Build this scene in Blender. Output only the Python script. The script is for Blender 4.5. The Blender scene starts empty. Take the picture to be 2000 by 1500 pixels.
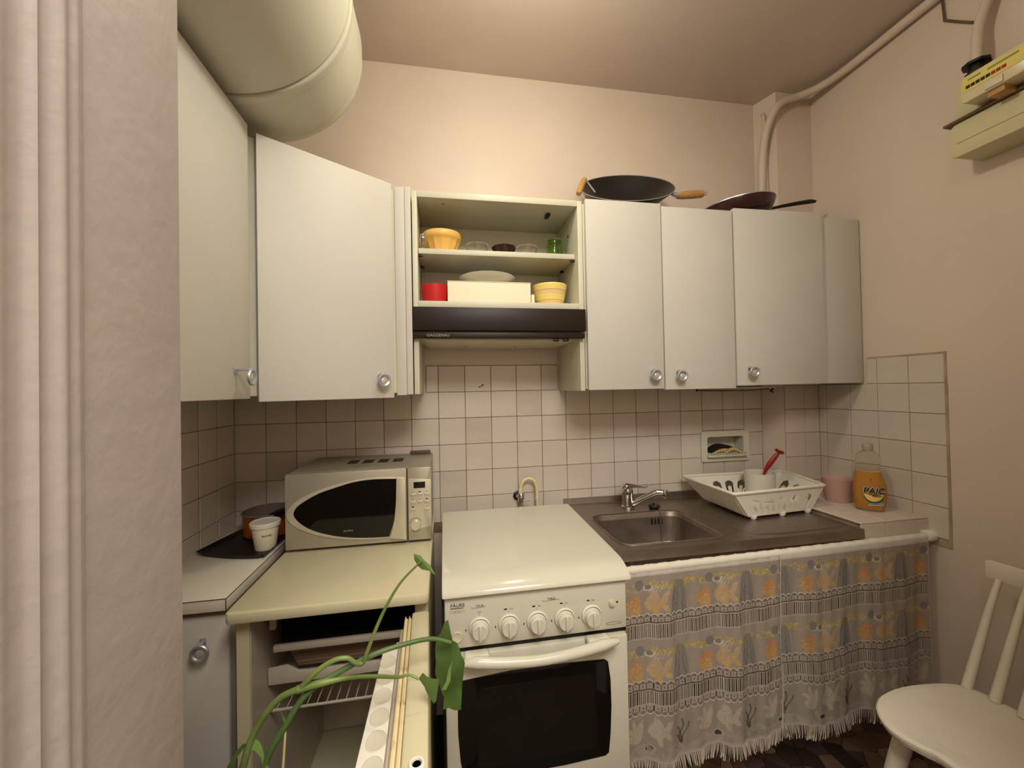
import bpy, bmesh, math, random
import numpy as np
from mathutils import Matrix, Vector
R_ = random.Random(7)
PI = math.pi
SC = bpy.context.scene
COL = SC.collection

# ------------------------------------------------------------------ camera, light, exposure
cam_data = bpy.data.cameras.new('camera')
cam = bpy.data.objects.new('camera', cam_data)
COL.objects.link(cam)
cam_data.sensor_width = 36.0
cam_data.lens = 775.39 / 2000 * 36.0
cam_data.clip_start = 0.01
_yaw, _pit, _rol = 0.1712, 0.0124, -0.0193
_f = Vector((math.sin(_yaw) * math.cos(_pit), math.cos(_yaw) * math.cos(_pit), math.sin(_pit)))
_r = Vector((math.cos(_yaw), -math.sin(_yaw), 0))
_u = _r.cross(_f)
_r2 = _r * math.cos(_rol) + _u * math.sin(_rol)
_u2 = -_r * math.sin(_rol) + _u * math.cos(_rol)
_m = Matrix((_r2, _u2, -_f)).transposed().to_4x4()
_m.translation = Vector((0.791, -1.679, 1.338))
cam.matrix_world = _m
SC.camera = cam

world = bpy.data.worlds.new('world')
SC.world = world
world.use_nodes = True
world.node_tree.nodes['Background'].inputs[0].default_value = (1.0, 0.87, 0.76, 1)
world.node_tree.nodes['Background'].inputs[1].default_value = 0.12


def area(name, loc, rot, size, watts, col):
    l = bpy.data.lights.new(name, 'AREA')
    l.shape = 'DISK'
    l.size = size
    l.energy = watts
    l.color = col
    o = bpy.data.objects.new(name, l)
    o.location = loc
    o.rotation_euler = rot
    COL.objects.link(o)
    return o


_l = bpy.data.lights.new('ceiling_bulb_light', 'POINT')
_l.energy = 15.4
_l.color = (1.0, 0.965, 0.77)
_l.shadow_soft_size = 0.055
_lo = bpy.data.objects.new('ceiling_bulb_light', _l)
_lo.location = (1.06, -0.82, 2.5)
COL.objects.link(_lo)
area('hall_fill_light', (1.05, -2.25, 2.6), (0, 0, 0), 1.1, 54.0, (1.0, 0.97, 0.88))  # unseen soft fill added behind the camera to lift the kitchen shadows
SC.view_settings.view_transform = 'Standard'
SC.view_settings.look = 'None'
SC.view_settings.gamma = 1.0
SC.view_settings.use_curve_mapping = False
SC.view_settings.exposure = 0.0
SC.cycles.max_bounces = 10
SC.cycles.transparent_max_bounces = 16


# ------------------------------------------------------------------ geometry helpers
class G:
    def __init__(self):
        self.v, self.f = [], []

    def raw(self, vs, fs):
        n = len(self.v)
        self.v += [tuple(p) for p in vs]
        self.f += [tuple(i + n for i in q) for q in fs]
        return self

    def add(self, g):
        return self.raw(g.v, g.f)

    def xf(self, m):
        self.v = [tuple(m @ Vector(p)) for p in self.v]
        return self

    def mv(self, x, y, z):
        self.v = [(a + x, b + y, c + z) for a, b, c in self.v]
        return self

    def rz(self, a):
        return self.xf(Matrix.Rotation(a, 4, 'Z'))

    def box(self, x0, x1, y0, y1, z0, z1, b=0.0, seg=2):
        if x0 > x1: x0, x1 = x1, x0
        if y0 > y1: y0, y1 = y1, y0
        if z0 > z1: z0, z1 = z1, z0
        vs = [(x0, y0, z0), (x1, y0, z0), (x1, y1, z0), (x0, y1, z0), (x0, y0, z1), (x1, y0, z1), (x1, y1, z1), (x0, y1, z1)]
        fs = [(3, 2, 1, 0), (4, 5, 6, 7), (0, 1, 5, 4), (1, 2, 6, 5), (2, 3, 7, 6), (3, 0, 4, 7)]
        if b <= 0:
            return self.raw(vs, fs)
        bm = bmesh.new()
        bv = [bm.verts.new(p) for p in vs]
        for q in fs:
            bm.faces.new([bv[i] for i in q])
        bmesh.ops.bevel(bm, geom=list(bm.edges), offset=min(b, (x1 - x0) * .49, (y1 - y0) * .49, (z1 - z0) * .49), segments=seg, profile=0.5, affect='EDGES')
        return self.bm(bm)

    def bm(self, bm):
        bm.verts.index_update()
        self.raw([v.co for v in bm.verts], [[v.index for v in f.verts] for f in bm.faces])
        bm.free()
        return self

    def lathe(self, prof, seg=32, closed=False, a0=0.0, a1=2 * PI, mod=None, caps=True):
        full = abs(a1 - a0 - 2 * PI) < 1e-6
        n = seg if full else seg + 1
        vs = []
        for r, z in prof:
            for k in range(n):
                a = a0 + (a1 - a0) * k / seg
                rr = r * (mod(a, z, r) if mod else 1.0)
                vs.append((rr * math.cos(a), rr * math.sin(a), z))
        fs = []
        P = len(prof)
        for i in range(P - 1 + (1 if closed else 0)):
            j = (i + 1) % P
            for k in range(seg):
                k2 = (k + 1) % n
                fs.append((i * n + k, i * n + k2, j * n + k2, j * n + k))
        if not closed and caps:
            if prof[0][0] > 1e-6 and full:
                fs.append(tuple(reversed(range(n))))
            if prof[-1][0] > 1e-6 and full:
                fs.append(tuple(range((P - 1) * n, P * n)))
        return self.raw(vs, fs)

    def tube(self, pts, rad, seg=10, smooth=0, flat=1.0, caps=True):
        P = [Vector(p) for p in pts]
        rs = list(rad) if hasattr(rad, '__len__') else [rad] * len(P)
        if smooth:
            Q, S = [], []
            for i in range(len(P) - 1):
                p0, p1, p2, p3 = P[max(i - 1, 0)], P[i], P[i + 1], P[min(i + 2, len(P) - 1)]
                for s in range(smooth):
                    t = s / smooth
                    Q.append(0.5 * ((2 * p1) + (p2 - p0) * t + (2 * p0 - 5 * p1 + 4 * p2 - p3) * t * t + (3 * p1 - p0 - 3 * p2 + p3) * t ** 3))
                    S.append(rs[i] + (rs[i + 1] - rs[i]) * t)
            Q.append(P[-1]); S.append(rs[-1])
            P, rs = Q, S
        up = Vector((0, 0, 1))
        d = (P[1] - P[0]).normalized()
        if abs(d.dot(up)) > 0.95:
            up = Vector((0, 1, 0))
        vs, fs = [], []
        nrm = (up - d * up.dot(d)).normalized()
        for i, p in enumerate(P):
            if i == 0: d = P[1] - P[0]
            elif i == len(P) - 1: d = P[-1] - P[-2]
            else: d = P[i + 1] - P[i - 1]
            d.normalize()
            nrm = (nrm - d * nrm.dot(d)).normalized()
            b = d.cross(nrm)
            for k in range(seg):
                a = 2 * PI * k / seg
                vs.append(p + nrm * (math.cos(a) * rs[i] * flat) + b * (math.sin(a) * rs[i]))
        for i in range(len(P) - 1):
            for k in range(seg):
                k2 = (k + 1) % seg
                fs.append((i * seg + k, i * seg + k2, (i + 1) * seg + k2, (i + 1) * seg + k))
        if caps:
            fs.append(tuple(reversed(range(seg))))
            fs.append(tuple(range((len(P) - 1) * seg, len(P) * seg)))
        return self.raw(vs, fs)

    def prism(self, poly, d0, d1, axis='y', b=0.0):
        # poly in (x,z) for 'y', (x,y) for 'z', (y,z) for 'x'
        def mk(p, d):
            return (p[0], d, p[1]) if axis == 'y' else ((p[0], p[1], d) if axis == 'z' else (d, p[0], p[1]))
        n = len(poly)
        bm = bmesh.new()
        A = [bm.verts.new(mk(p, d0)) for p in poly]
        B = [bm.verts.new(mk(p, d1)) for p in poly]
        fa = bm.faces.new(A)
        fb = bm.faces.new(list(reversed(B)))
        for k in range(n):
            bm.faces.new([A[k], B[k], B[(k + 1) % n], A[(k + 1) % n]])
        bmesh.ops.recalc_face_normals(bm, faces=list(bm.faces))
        if b > 0:
            es = [e for e in bm.edges if (e.verts[0] in A and e.verts[1] in A) or (e.verts[0] in B and e.verts[1] in B)]
            bmesh.ops.bevel(bm, geom=es, offset=b, segments=2, profile=0.5, affect='EDGES')
        return self.bm(bm)


def rpoly(x0, x1, z0, z1, r, n=6):
    out = []
    for cx, cz, a in ((x1 - r, z1 - r, 0), (x0 + r, z1 - r, PI / 2), (x0 + r, z0 + r, PI), (x1 - r, z0 + r, 1.5 * PI)):
        for k in range(n + 1):
            t = a + PI / 2 * k / n
            out.append((cx + r * math.cos(t), cz + r * math.sin(t)))
    return out


def text_g(body, size, extrude=0.0003, align='LEFT', shear=0.0, space=1.0, offset=0.0):
    c = bpy.data.curves.new('lettering', 'FONT')
    c.body = body; c.size = size; c.extrude = extrude; c.align_x = align; c.shear = shear; c.offset = offset
    c.space_character = space; c.resolution_u = 3
    o = bpy.data.objects.new('lettering', c)
    COL.objects.link(o)
    bpy.context.view_layer.update()
    me = bpy.data.meshes.new_from_object(o.evaluated_get(bpy.context.evaluated_depsgraph_get()))
    g = G().raw([v.co for v in me.vertices], [list(p.vertices) for p in me.polygons])
    bpy.data.objects.remove(o); bpy.data.curves.remove(c); bpy.data.meshes.remove(me)
    return g     # lies in xy plane, facing +z


def stand(g):     # xy text -> upright xz, facing -y
    g.v = [(x, -z, y) for x, y, z in g.v]
    return g


def mesh_of(g, name, mat, ang=35):
    me = bpy.data.meshes.new(name)
    me.from_pydata(g.v, [], g.f)
    bm = bmesh.new(); bm.from_mesh(me)
    bmesh.ops.recalc_face_normals(bm, faces=list(bm.faces))
    bm.to_mesh(me); bm.free()
    me.materials.append(mat)
    me.polygons.foreach_set('use_smooth', [True] * len(me.polygons))
    me.set_sharp_from_angle(angle=math.radians(ang))
    me.update()
    return me


def rootloc(o):
    v = Vector((0, 0, 0))
    while o is not None:
        v += o.location
        o = o.parent
    return v


def part(name, g, mat, parent=None, ang=35, **props):
    """mesh object from world-space geometry, under parent"""
    if parent is not None:
        L = rootloc(parent)
        g.v = [(a - L.x, b - L.y, c - L.z) for a, b, c in g.v]
    o = bpy.data.objects.new(name, mesh_of(g, name, mat, ang))
    COL.objects.link(o)
    if parent is not None:
        o.parent = parent
    for k, v in props.items():
        o[k] = v
    return o


def thing(name, label, cat, loc, group=None):
    o = bpy.data.objects.new(name, None)
    o.empty_display_size = 0.05
    o.location = loc
    COL.objects.link(o)
    o['label'] = label; o['category'] = cat
    if group: o['group'] = group
    return o


def solo(name, g, mat, label, cat, group=None, ang=35):
    o = part(name, g, mat, None, ang)
    o['label'] = label; o['category'] = cat
    if group: o['group'] = group
    return o


def struct(name, g, mat, parent=None, ang=35):
    o = part(name, g, mat, parent, ang)
    if parent is None: o['kind'] = 'structure'
    return o


def copy_tree(o, parent=None):
    c = o.copy()
    COL.objects.link(c)
    if parent is not None:
        c.parent = parent
    for ch in list(o.children):
        copy_tree(ch, c)
    return c


# ------------------------------------------------------------------ materials
def lin(c):
    return tuple(((x / 255) / 12.92 if x / 255 <= 0.04045 else (((x / 255) + 0.055) / 1.055) ** 2.4) for x in c)


def mat(name, rgb, rough=0.5, metal=0.0, spec=0.5, var=0.0, vscale=8.0, bump=0.0, bscale=60.0, trans=0.0, ior=1.45, coat=0.0, alpha=1.0, stretch=None, dirt=None, sub=0.0):
    m = bpy.data.materials.new(name)
    m.use_nodes = True
    nt = m.node_tree
    b = nt.nodes['Principled BSDF']
    c = (*lin(rgb), 1)
    b.inputs['Base Color'].default_value = c
    b.inputs['Roughness'].default_value = rough
    b.inputs['Metallic'].default_value = metal
    b.inputs['Specular IOR Level'].default_value = spec
    b.inputs['Transmission Weight'].default_value = trans
    b.inputs['IOR'].default_value = ior
    b.inputs['Coat Weight'].default_value = coat
    b.inputs['Alpha'].default_value = alpha
    if var or bump or dirt:
        tc = nt.nodes.new('ShaderNodeTexCoord')
        mp = nt.nodes.new('ShaderNodeMapping')
        nt.links.new(tc.outputs['Object'], mp.inputs[0])
        if stretch: mp.inputs['Scale'].default_value = stretch
    if var or dirt:
        n = nt.nodes.new('ShaderNodeTexNoise')
        n.inputs['Scale'].default_value = vscale; n.inputs['Detail'].default_value = 6
        nt.links.new(mp.outputs[0], n.inputs['Vector'])
        rp = nt.nodes.new('ShaderNodeValToRGB')
        rp.color_ramp.elements[0].position = 0.3; rp.color_ramp.elements[1].position = 0.7
        d = dirt if dirt else tuple(max(0, x * (1 - var)) for x in rgb)
        rp.color_ramp.elements[0].color = (*lin(d), 1)
        rp.color_ramp.elements[1].color = c
        if dirt:
            rp.color_ramp.elements[0].position = 0.32; rp.color_ramp.elements[1].position = 0.45
        nt.links.new(n.outputs['Fac'], rp.inputs[0])
        nt.links.new(rp.outputs[0], b.inputs['Base Color'])
    if bump:
        n2 = nt.nodes.new('ShaderNodeTexNoise')
        n2.inputs['Scale'].default_value = bscale; n2.inputs['Detail'].default_value = 5
        nt.links.new(mp.outputs[0], n2.inputs['Vector'])
        bp = nt.nodes.new('ShaderNodeBump')
        bp.inputs['Strength'].default_value = bump; bp.inputs['Distance'].default_value = 0.004
        nt.links.new(n2.outputs['Fac'], bp.inputs['Height'])
        nt.links.new(bp.outputs[0], b.inputs['Normal'])
    return m


M = {}
M['wall'] = mat('wall_paint', (219, 202, 187), 0.45, var=0.03, vscale=3, bump=0.2, bscale=14)
M['ceil'] = mat('ceiling_paint', (212, 194, 182), 0.7, var=0.05, vscale=2.5, bump=0.25, bscale=10)
M['jamb'] = mat('door_frame_paint', (168, 156, 150), 0.45, var=0.05, vscale=5, bump=0.3, bscale=38)
M['tile'] = mat('glazed_tile', (214, 202, 190), 0.16, var=0.05, vscale=5, bump=0.05, bscale=12)
M['tile_b'] = mat('glazed_tile_cream', (214, 202, 186), 0.18, var=0.06, vscale=6, bump=0.05, bscale=12)
M['tile_c'] = mat('glazed_tile_worn', (206, 193, 180), 0.22, var=0.08, vscale=8, bump=0.05, bscale=12)
M['tile_paint'] = mat('painted_tile', (214, 198, 184), 0.5, var=0.05, vscale=5, bump=0.15, bscale=20)
M['grout'] = mat('dirty_grout', (146, 122, 94), 0.9, var=0.3, vscale=12)
M['grout_l'] = mat('pale_grout', (188, 166, 144), 0.9, var=0.2, vscale=12)
M['lam'] = mat('white_laminate', (204, 199, 189), 0.5, spec=0.3, var=0.02, vscale=5, bump=0.02, bscale=200)
M['lam_in'] = mat('cabinet_board', (208, 203, 182), 0.4, var=0.03, vscale=6)
M['lam_w'] = mat('worktop_laminate', (214, 205, 188), 0.4, var=0.04, vscale=10)
M['brownline'] = mat('laminate_edge_line', (84, 52, 34), 0.6)
M['enamel'] = mat('white_enamel', (211, 206, 188), 0.14, var=0.02, vscale=3)
M['fridge'] = mat('fridge_cream_enamel', (204, 194, 160), 0.3, var=0.03, vscale=6, bump=0.05, bscale=150)
M['fridge_in'] = mat('fridge_liner', (196, 182, 164), 0.35, var=0.12, vscale=7)
M['gasket'] = mat('yellowed_gasket', (222, 204, 160), 0.5, dirt=(160, 116, 62), vscale=22)
M['boiler'] = mat('boiler_enamel', (200, 195, 176), 0.3, var=0.02, vscale=2)
M['steel'] = mat('brushed_steel', (176, 164, 154), 0.42, metal=1.0, var=0.14, vscale=14, bump=0.03, bscale=80, stretch=(1, 14, 1))
M['chrome'] = mat('chrome', (205, 203, 200), 0.12, metal=1.0)
M['knobm'] = mat('ring_handle_metal', (190, 192, 200), 0.38, metal=0.75)
M['silver'] = mat('silver_plastic', (176, 168, 150), 0.35, metal=0.45, var=0.03, vscale=60)
M['silverl'] = mat('light_silver_plastic', (206, 198, 178), 0.28, metal=0.4)
M['blackglass'] = mat('dark_glass', (14, 11, 8), 0.06, spec=0.6)
M['black'] = mat('black_plastic', (16, 13, 12), 0.45)
M['blackmetal'] = mat('black_nonstick', (26, 24, 20), 0.35, spec=0.5)
M['hood'] = mat('dark_brown_enamel', (38, 29, 22), 0.4, spec=0.3)
M['cream'] = mat('cream_plastic', (214, 203, 176), 0.45, var=0.04)
M['meter'] = mat('meter_paint', (206, 196, 158), 0.4, var=0.04)
M['white'] = mat('white_plastic', (226, 220, 206), 0.35)
M['chair'] = mat('white_chair_paint', (222, 212, 194), 0.4, var=0.04, vscale=8, bump=0.06, bscale=30)
M['wood'] = mat('pale_wood', (196, 146, 88), 0.5, var=0.2, vscale=30, stretch=(1, 1, 8))
M['yellow'] = mat('yellow_bowl_glaze', (240, 190, 100), 0.35)
M['red'] = mat('red_bowl', (190, 30, 26), 0.4)
M['cardboard'] = mat('white_card', (238, 226, 200), 0.7)
M['china'] = mat('white_china', (222, 220, 208), 0.2)
M['glass'] = mat('clear_glass', (250, 250, 245), 0.02, trans=1.0, ior=1.42)
M['greenglass'] = mat('green_glass', (206, 240, 160), 0.04, trans=1.0, ior=1.3)
M['darkbowl'] = mat('dark_glass_bowl', (46, 22, 18), 0.15)
M['pink'] = mat('pink_plastic', (204, 162, 154), 0.5)
M['orange'] = mat('orange_enamel', (176, 84, 24), 0.35)
M['potinside'] = mat('grey_enamel', (120, 108, 98), 0.4)
M['tray'] = mat('black_tray', (22, 19, 18), 0.4)
M['liquid'] = mat('amber_liquid', (232, 160, 22), 0.12, trans=0.3, ior=1.33)
M['capm'] = mat('pale_grey_cap', (190, 184, 172), 0.3, trans=0.4)
M['bottle'] = mat('clear_bottle', (240, 236, 226), 0.08, trans=0.95, ior=1.12)
M['ink'] = mat('black_print', (18, 14, 12), 0.6)
M['inkgrey'] = mat('grey_print', (160, 146, 128), 0.6)
M['inkbrown'] = mat('brown_print', (128, 84, 54), 0.6)
M['inkwhite'] = mat('white_print', (226, 218, 206), 0.6)
M['lemon'] = mat('lemon_print', (238, 206, 120), 0.6)
M['bluep'] = mat('blue_print', (110, 150, 190), 0.6)
M['greenp'] = mat('dark_green_print', (40, 62, 40), 0.6)
M['leaf'] = mat('leaf_green', (84, 112, 52), 0.45, var=0.2, vscale=18)
M['leafl'] = mat('young_leaf_green', (120, 152, 76), 0.45, var=0.2, vscale=18)
M['stem'] = mat('green_stem', (126, 146, 76), 0.4, var=0.25, vscale=14)
M['stemd'] = mat('dark_green_stem', (92, 120, 66), 0.4, var=0.2, vscale=14)
M['palestem'] = mat('pale_sheath', (206, 196, 140), 0.5)
M['soil'] = mat('potting_soil', (50, 36, 26), 0.95)
M['terracotta'] = mat('terracotta', (160, 90, 60), 0.8)
M['sponge'] = mat('yellow_sponge', (206, 172, 120), 0.9, bump=0.5, bscale=400)
M['scour'] = mat('black_scourer', (20, 18, 16), 0.95, bump=0.6, bscale=500)
M['redp'] = mat('red_plastic', (150, 30, 24), 0.35)
M['purple'] = mat('aubergine_enamel', (58, 28, 30), 0.2)
M['hose'] = mat('gas_hose_rubber', (222, 206, 160), 0.5)
M['pipe'] = mat('painted_pipe', (216, 198, 184), 0.45, var=0.05, vscale=10)
M['rust'] = mat('rusty_metal', (110, 84, 66), 0.6, var=0.2)
M['yelpaper'] = mat('yellow_dial_paper', (216, 200, 110), 0.6)
M['olive'] = mat('olive_print', (134, 140, 52), 0.6)
M['clearplas'] = mat('yellowed_clear_plastic', (208, 194, 160), 0.2)
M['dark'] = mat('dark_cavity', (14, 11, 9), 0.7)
M['ribs'] = mat('brown_plastic', (128, 104, 82), 0.4)
M['floor'] = mat('floor_cement', (48, 36, 30), 0.6, var=0.3, vscale=8)
M['hallfloor'] = mat('hall_floor', (92, 72, 58), 0.6, var=0.2)
SH = [mat('floor_shard', c, 0.4, var=0.12, vscale=20) for c in ((96, 70, 56), (74, 54, 46), (122, 96, 78), (58, 44, 40), (108, 78, 58), (84, 66, 60), (136, 112, 92))]

# ------------------------------------------------------------------ setting
H = 2.696
# back wall with a niche for the soap dish
nx0, nx1, nz0, nz1 = 1.992, 2.192, 1.003, 1.102
g = G()
g.box(-0.1, nx0, 0.006, 0.12, 0, H).box(nx1, 2.65, 0.006, 0.12, 0, H)
g.box(nx0, nx1, 0.006, 0.12, 0, nz0).box(nx0, nx1, 0.006, 0.12, nz1, H)
wall_back = struct('wall_back', g, M['wall'])
wall_left = struct('wall_left', G().box(-0.12, -0.006, 0.006, -1.25, 0, H), M['wall'])
wall_right = struct('wall_right', G().box(2.522, 2.65, 0.006, -3.1, 0, H), M['wall'])
struct('ceiling', G().box(-0.7, 2.65, 0.12, -3.2, H, H + 0.1), M['ceil'])
floor = struct('floor', G().box(-0.7, 2.65, 0.12, -3.2, -0.12, -0.0035), M['floor'])
struct('wall_front_left', G().box(-0.7, 0.54, -1.242, -1.47, 0, H, 0.004), M['jamb'])
struct('wall_front_right', G().box(1.72, 2.522, -1.25, -1.45, 0, H), M['wall'])
struct('wall_hall_left', G().box(-0.7, -0.6, -1.47, -3.1, 0, H), M['wall'])
struct('wall_hall_back', G().box(-0.7, 2.65, -3.1, -3.2, 0, H), M['wall'])
# moulded door frame on the reveal
prof = [(-1.352, 0.5401), (-1.353, 0.5425)]
for k in range(1, 60):
    y = -1.353 - k * 0.002
    prof.append((y, 0.5435 + 0.0022 * math.exp(-((y + 1.361) / .0035) ** 2) + 0.0050 * math.exp(-((y + 1.374) / .006) ** 2) + 0.0042 * math.exp(-((y + 1.391) / .0035) ** 2) + 0.003 * math.exp(-((y + 1.412) / .006) ** 2)))
prof += [(-1.4705, 0.5435), (-1.4705, 0.5401)]
struct('trim_1', G().prism([(x, y) for y, x in prof], 0, H - 0.002, 'z'), M['jamb'], None, 60)
# boxed pipe chase in the back right corner
chase = struct('wall_corner_chase', G().prism([(2.300, 0.006), (2.333, -0.091), (2.522, -0.091), (2.522, 0.006)], 0, H - 0.001, 'z'), M['wall'])

# tiles ---------------------------------------------------------------
T = 0.11
tile_cache = {}


def tile_mesh(w, h, mk):
    key = (round(w, 4), round(h, 4), mk)
    if key not in tile_cache:
        tile_cache[key] = mesh_of(G().box(-w / 2, w / 2, 0, 0.006, -h / 2, h / 2, 0.0016, 1), 'tile', M[mk], 25)
    return tile_cache[key]


def put_tile(parent, u0, u1, z0, z1, place, mk=None, gap=0.0010):
    w, h = u1 - u0 - 2 * gap, z1 - z0 - 2 * gap
    if w < 0.006 or h < 0.006: return
    if mk is None:
        mk = R_.choice(('tile', 'tile', 'tile', 'tile_b', 'tile_c'))
    o = bpy.data.objects.new('tile', tile_mesh(w, h, mk))
    loc, rz = place((u0 + u1) / 2, (z0 + z1) / 2)
    o.location = loc
    o.rotation_euler = (R_.uniform(-.004, .004), 0, rz + R_.uniform(-.004, .004))
    o.parent = parent
    COL.objects.link(o)


Z0 = 1.33
part('grout', G().box(0, nx0, 0.0035, 0.0065, 0.75, Z0).box(nx1, 2.301, 0.0035, 0.0065, 0.75, Z0).box(nx0, nx1, 0.0035, 0.0065, 0.75, nz0).box(nx0, nx1, 0.0035, 0.0065, nz1, Z0).box(0.72, 1.285, 0.0035, 0.0065, Z0, 1.441), M['grout'], wall_back)
bk = lambda u, z: ((u, R_.uniform(0, 0.0006), z), 0)
for r in range(-1, 5):
    z1 = Z0 - T * r; z0 = z1 - T
    for c in range(21):
        x0, x1 = c * T, (c + 1) * T
        if r == -1:
            x0, x1 = max(x0, 0.72), min(x1, 1.285)
            if x1 - x0 < 0.01: continue
        x1 = min(x1, 2.298)
        if r == 4: z0 = 0.79
        if c in (18, 19) and r == 2: continue
        if c in (18, 19) and r == 1:
            put_tile(wall_back, x0, x1, 1.124, z1, bk); continue
        if c in (18, 19) and r == 3:
            put_tile(wall_back, x0, x1, z0, 0.980, bk); continue
        put_tile(wall_back, x0, x1, z0, z1, bk)
part('chip', G().prism([(0.935, 1.347), (0.944, 1.346), (0.950, 1.352), (0.957, 1.353), (0.961, 1.357), (0.956, 1.359), (0.953, 1.364), (0.951, 1.357), (0.946, 1.352), (0.938, 1.351)], -.0009, .0002, 'y'), M['rust'], wall_back)
# left wall tiles
part('grout', G().box(-0.0065, -0.0025, -0.004, -0.772, 0.788, Z0), M['grout'], wall_left)
lf = lambda u, z: ((R_.uniform(-0.0006, 0), -u, z), PI / 2)
for r in range(0, 5):
    z1 = Z0 - T * r; z0 = z1 - T if r < 4 else 0.79
    for c in range(7):
        put_tile(wall_left, c * T + 0.003, (c + 1) * T, z0, z1, lf)
# right wall tiles
part('grout', G().box(2.5195, 2.5225, -0.092, -0.575, 0.752, Z0).box(2.5195, 2.5225, -0.31, -0.574, Z0, 1.44), M['grout_l'], wall_right)
rt = lambda u, z: ((2.517 - R_.uniform(0, 0.0006), -u, z), -PI / 2)
ys = [0.094, 0.129, 0.239, 0.349, 0.459, 0.569]
for r in range(-1, 5):
    z1 = min(Z0 - T * r, 1.433); z0 = Z0 - T * (r + 1)
    for a, b in zip(ys[:-1], ys[1:]):
        if r == -1:
            if b < 0.34: continue
            a = max(a, 0.31)
        put_tile(wall_right, a, b, z0, z1, rt, R_.choice(('tile', 'tile_b')), 0.0013)
# painted over tiles on the chase
part('grout', G().box(2.335, 2.522, -0.0915, -0.094, 0.80, 1.44), M['grout_l'], chase)
ch = lambda u, z: ((u, -0.097, z), 0)
for r in range(-1, 5):
    z1 = Z0 - T * r; z0 = z1 - T
    for a, b in ((2.334, 2.440), (2.440, 2.517)):
        put_tile(chase, a, b, z0, z1, ch, 'tile_paint', 0.0012)

# tiled ledge at the right end of the sink
ledge = struct('trim_2', G().box(2.235, 2.519, -0.099, -0.503, 0.775, 0.838), M['grout_l'])
lt = lambda u, z: ((u, z, 0.845), 0)


def flat_tile(parent, x0, x1, y0, y1, z, mk):
    g = G().box(x0 + .0015, x1 - .0015, y0 + .0015, y1 - .0015, z - 0.007, z, 0.0015, 1)
    part('tile', g, M[mk], parent)


for a, b in ((2.225, 2.330), (2.330, 2.440), (2.440, 2.517)):
    for c, d in ((-0.510, -0.405), (-0.405, -0.295), (-0.295, -0.185), (-0.185, -0.100)):
        flat_tile(ledge, a, b, c, d, 0.845, 'tile_paint')
for a, b in ((2.225, 2.330), (2.330, 2.440), (2.440, 2.517)):
    part('tile', G().box(a + .001, b - .001, -0.503, -0.509, 0.776, 0.837, 0.0012, 1), M['tile_paint'], ledge)

# floor shards (broken tile paving) -----------------------------------
def clip(poly, px, py, nx, ny):
    out = []
    for i in range(len(poly)):
        a, b = poly[i], poly[(i + 1) % len(poly)]
        da = (a[0] - px) * nx + (a[1] - py) * ny
        db = (b[0] - px) * nx + (b[1] - py) * ny
        if da <= 0: out.append(a)
        if (da < 0 < db) or (db < 0 < da):
            t = da / (da - db)
            out.append((a[0] + (b[0] - a[0]) * t, a[1] + (b[1] - a[1]) * t))
    return out


s = 0.058
nxs, nys = 22, 13
pts = {}
for i in range(-1, nxs + 1):
    for j in range(-1, nys + 1):
        pts[i, j] = (1.26 + (i + .5 + R_.uniform(-.48, .48)) * s, -0.80 + (j + .5 + R_.uniform(-.48, .48)) * s)
for i in range(nxs):
    for j in range(nys):
        cx, cy = pts[i, j]
        poly = [(cx - .1, cy - .1), (cx + .1, cy - .1), (cx + .1, cy + .1), (cx - .1, cy + .1)]
        for a in range(-2, 3):
            for b in range(-2, 3):
                if (a or b) and (i + a, j + b) in pts:
                    qx, qy = pts[i + a, j + b]
                    dx, dy = qx - cx, qy - cy
                    L = math.hypot(dx, dy)
                    poly = clip(poly, (cx + qx) / 2 - dx / L * .0012, (cy + qy) / 2 - dy / L * .0012, dx, dy)
                    if len(poly) < 3: break
            if len(poly) < 3: break
        if len(poly) < 3: continue
        poly = [(min(max(x, 1.25), 2.515), y) for x, y in poly]
        n = len(poly)
        gg = G().raw([(x, y, 0.0) for x, y in poly] + [(x, y, -0.004) for x, y in poly], [tuple(range(n))] + [(k, (k + 1) % n + 0, (k + 1) % n + n, k + n) for k in range(n)])
        part('paving_piece', gg, R_.choice(SH), floor, 20)

# ------------------------------------------------------------------ ring handle
def ring_handle(parent, cx, cy, cz, rot, R=0.021, off=0.026):
    """ring pull: tab foot on the door, flat arm outwards, round ring with a raised boss; local: door face y=0, outwards -y"""
    g = G()
    prof = [(0.0, 0.0), (R * .52, 0.0), (R * .58, 0.0006), (R * .68, 0.0036), (R * .78, 0.0044), (R * .92, 0.0042), (R, 0.0022), (R, -0.0015), (R * .85, -0.0035), (0.0, -0.0035)]
    g.lathe(prof, 28)
    g.xf(Matrix.Rotation(PI / 2, 4, 'X')).mv(0, -off, 0)
    b = G().lathe([(0, 0.0012), (R * .40, 0.0012), (R * .46, 0.0004), (R * .46, -0.002)], 20).xf(Matrix.Rotation(PI / 2, 4, 'X')).mv(R * .04, -off, -R * .03)
    arm = G().box(-0.009, 0.003, -off, -0.001, R * .72, R * .98, 0.0012).box(-0.010, 0.004, -0.003, -0.0003, R * .4, R * 1.15, 0.001)
    g.add(arm)
    for q in (g, b):
        q.rz(rot).mv(cx, cy, cz)
    h = part('ring_handle', g, M['knobm'], parent, 40)
    part('boss', b, M['silverl'], h, 40)
    return h


# ------------------------------------------------------------------ wall cupboards
ZB, ZT = 1.330, 2.024
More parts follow.
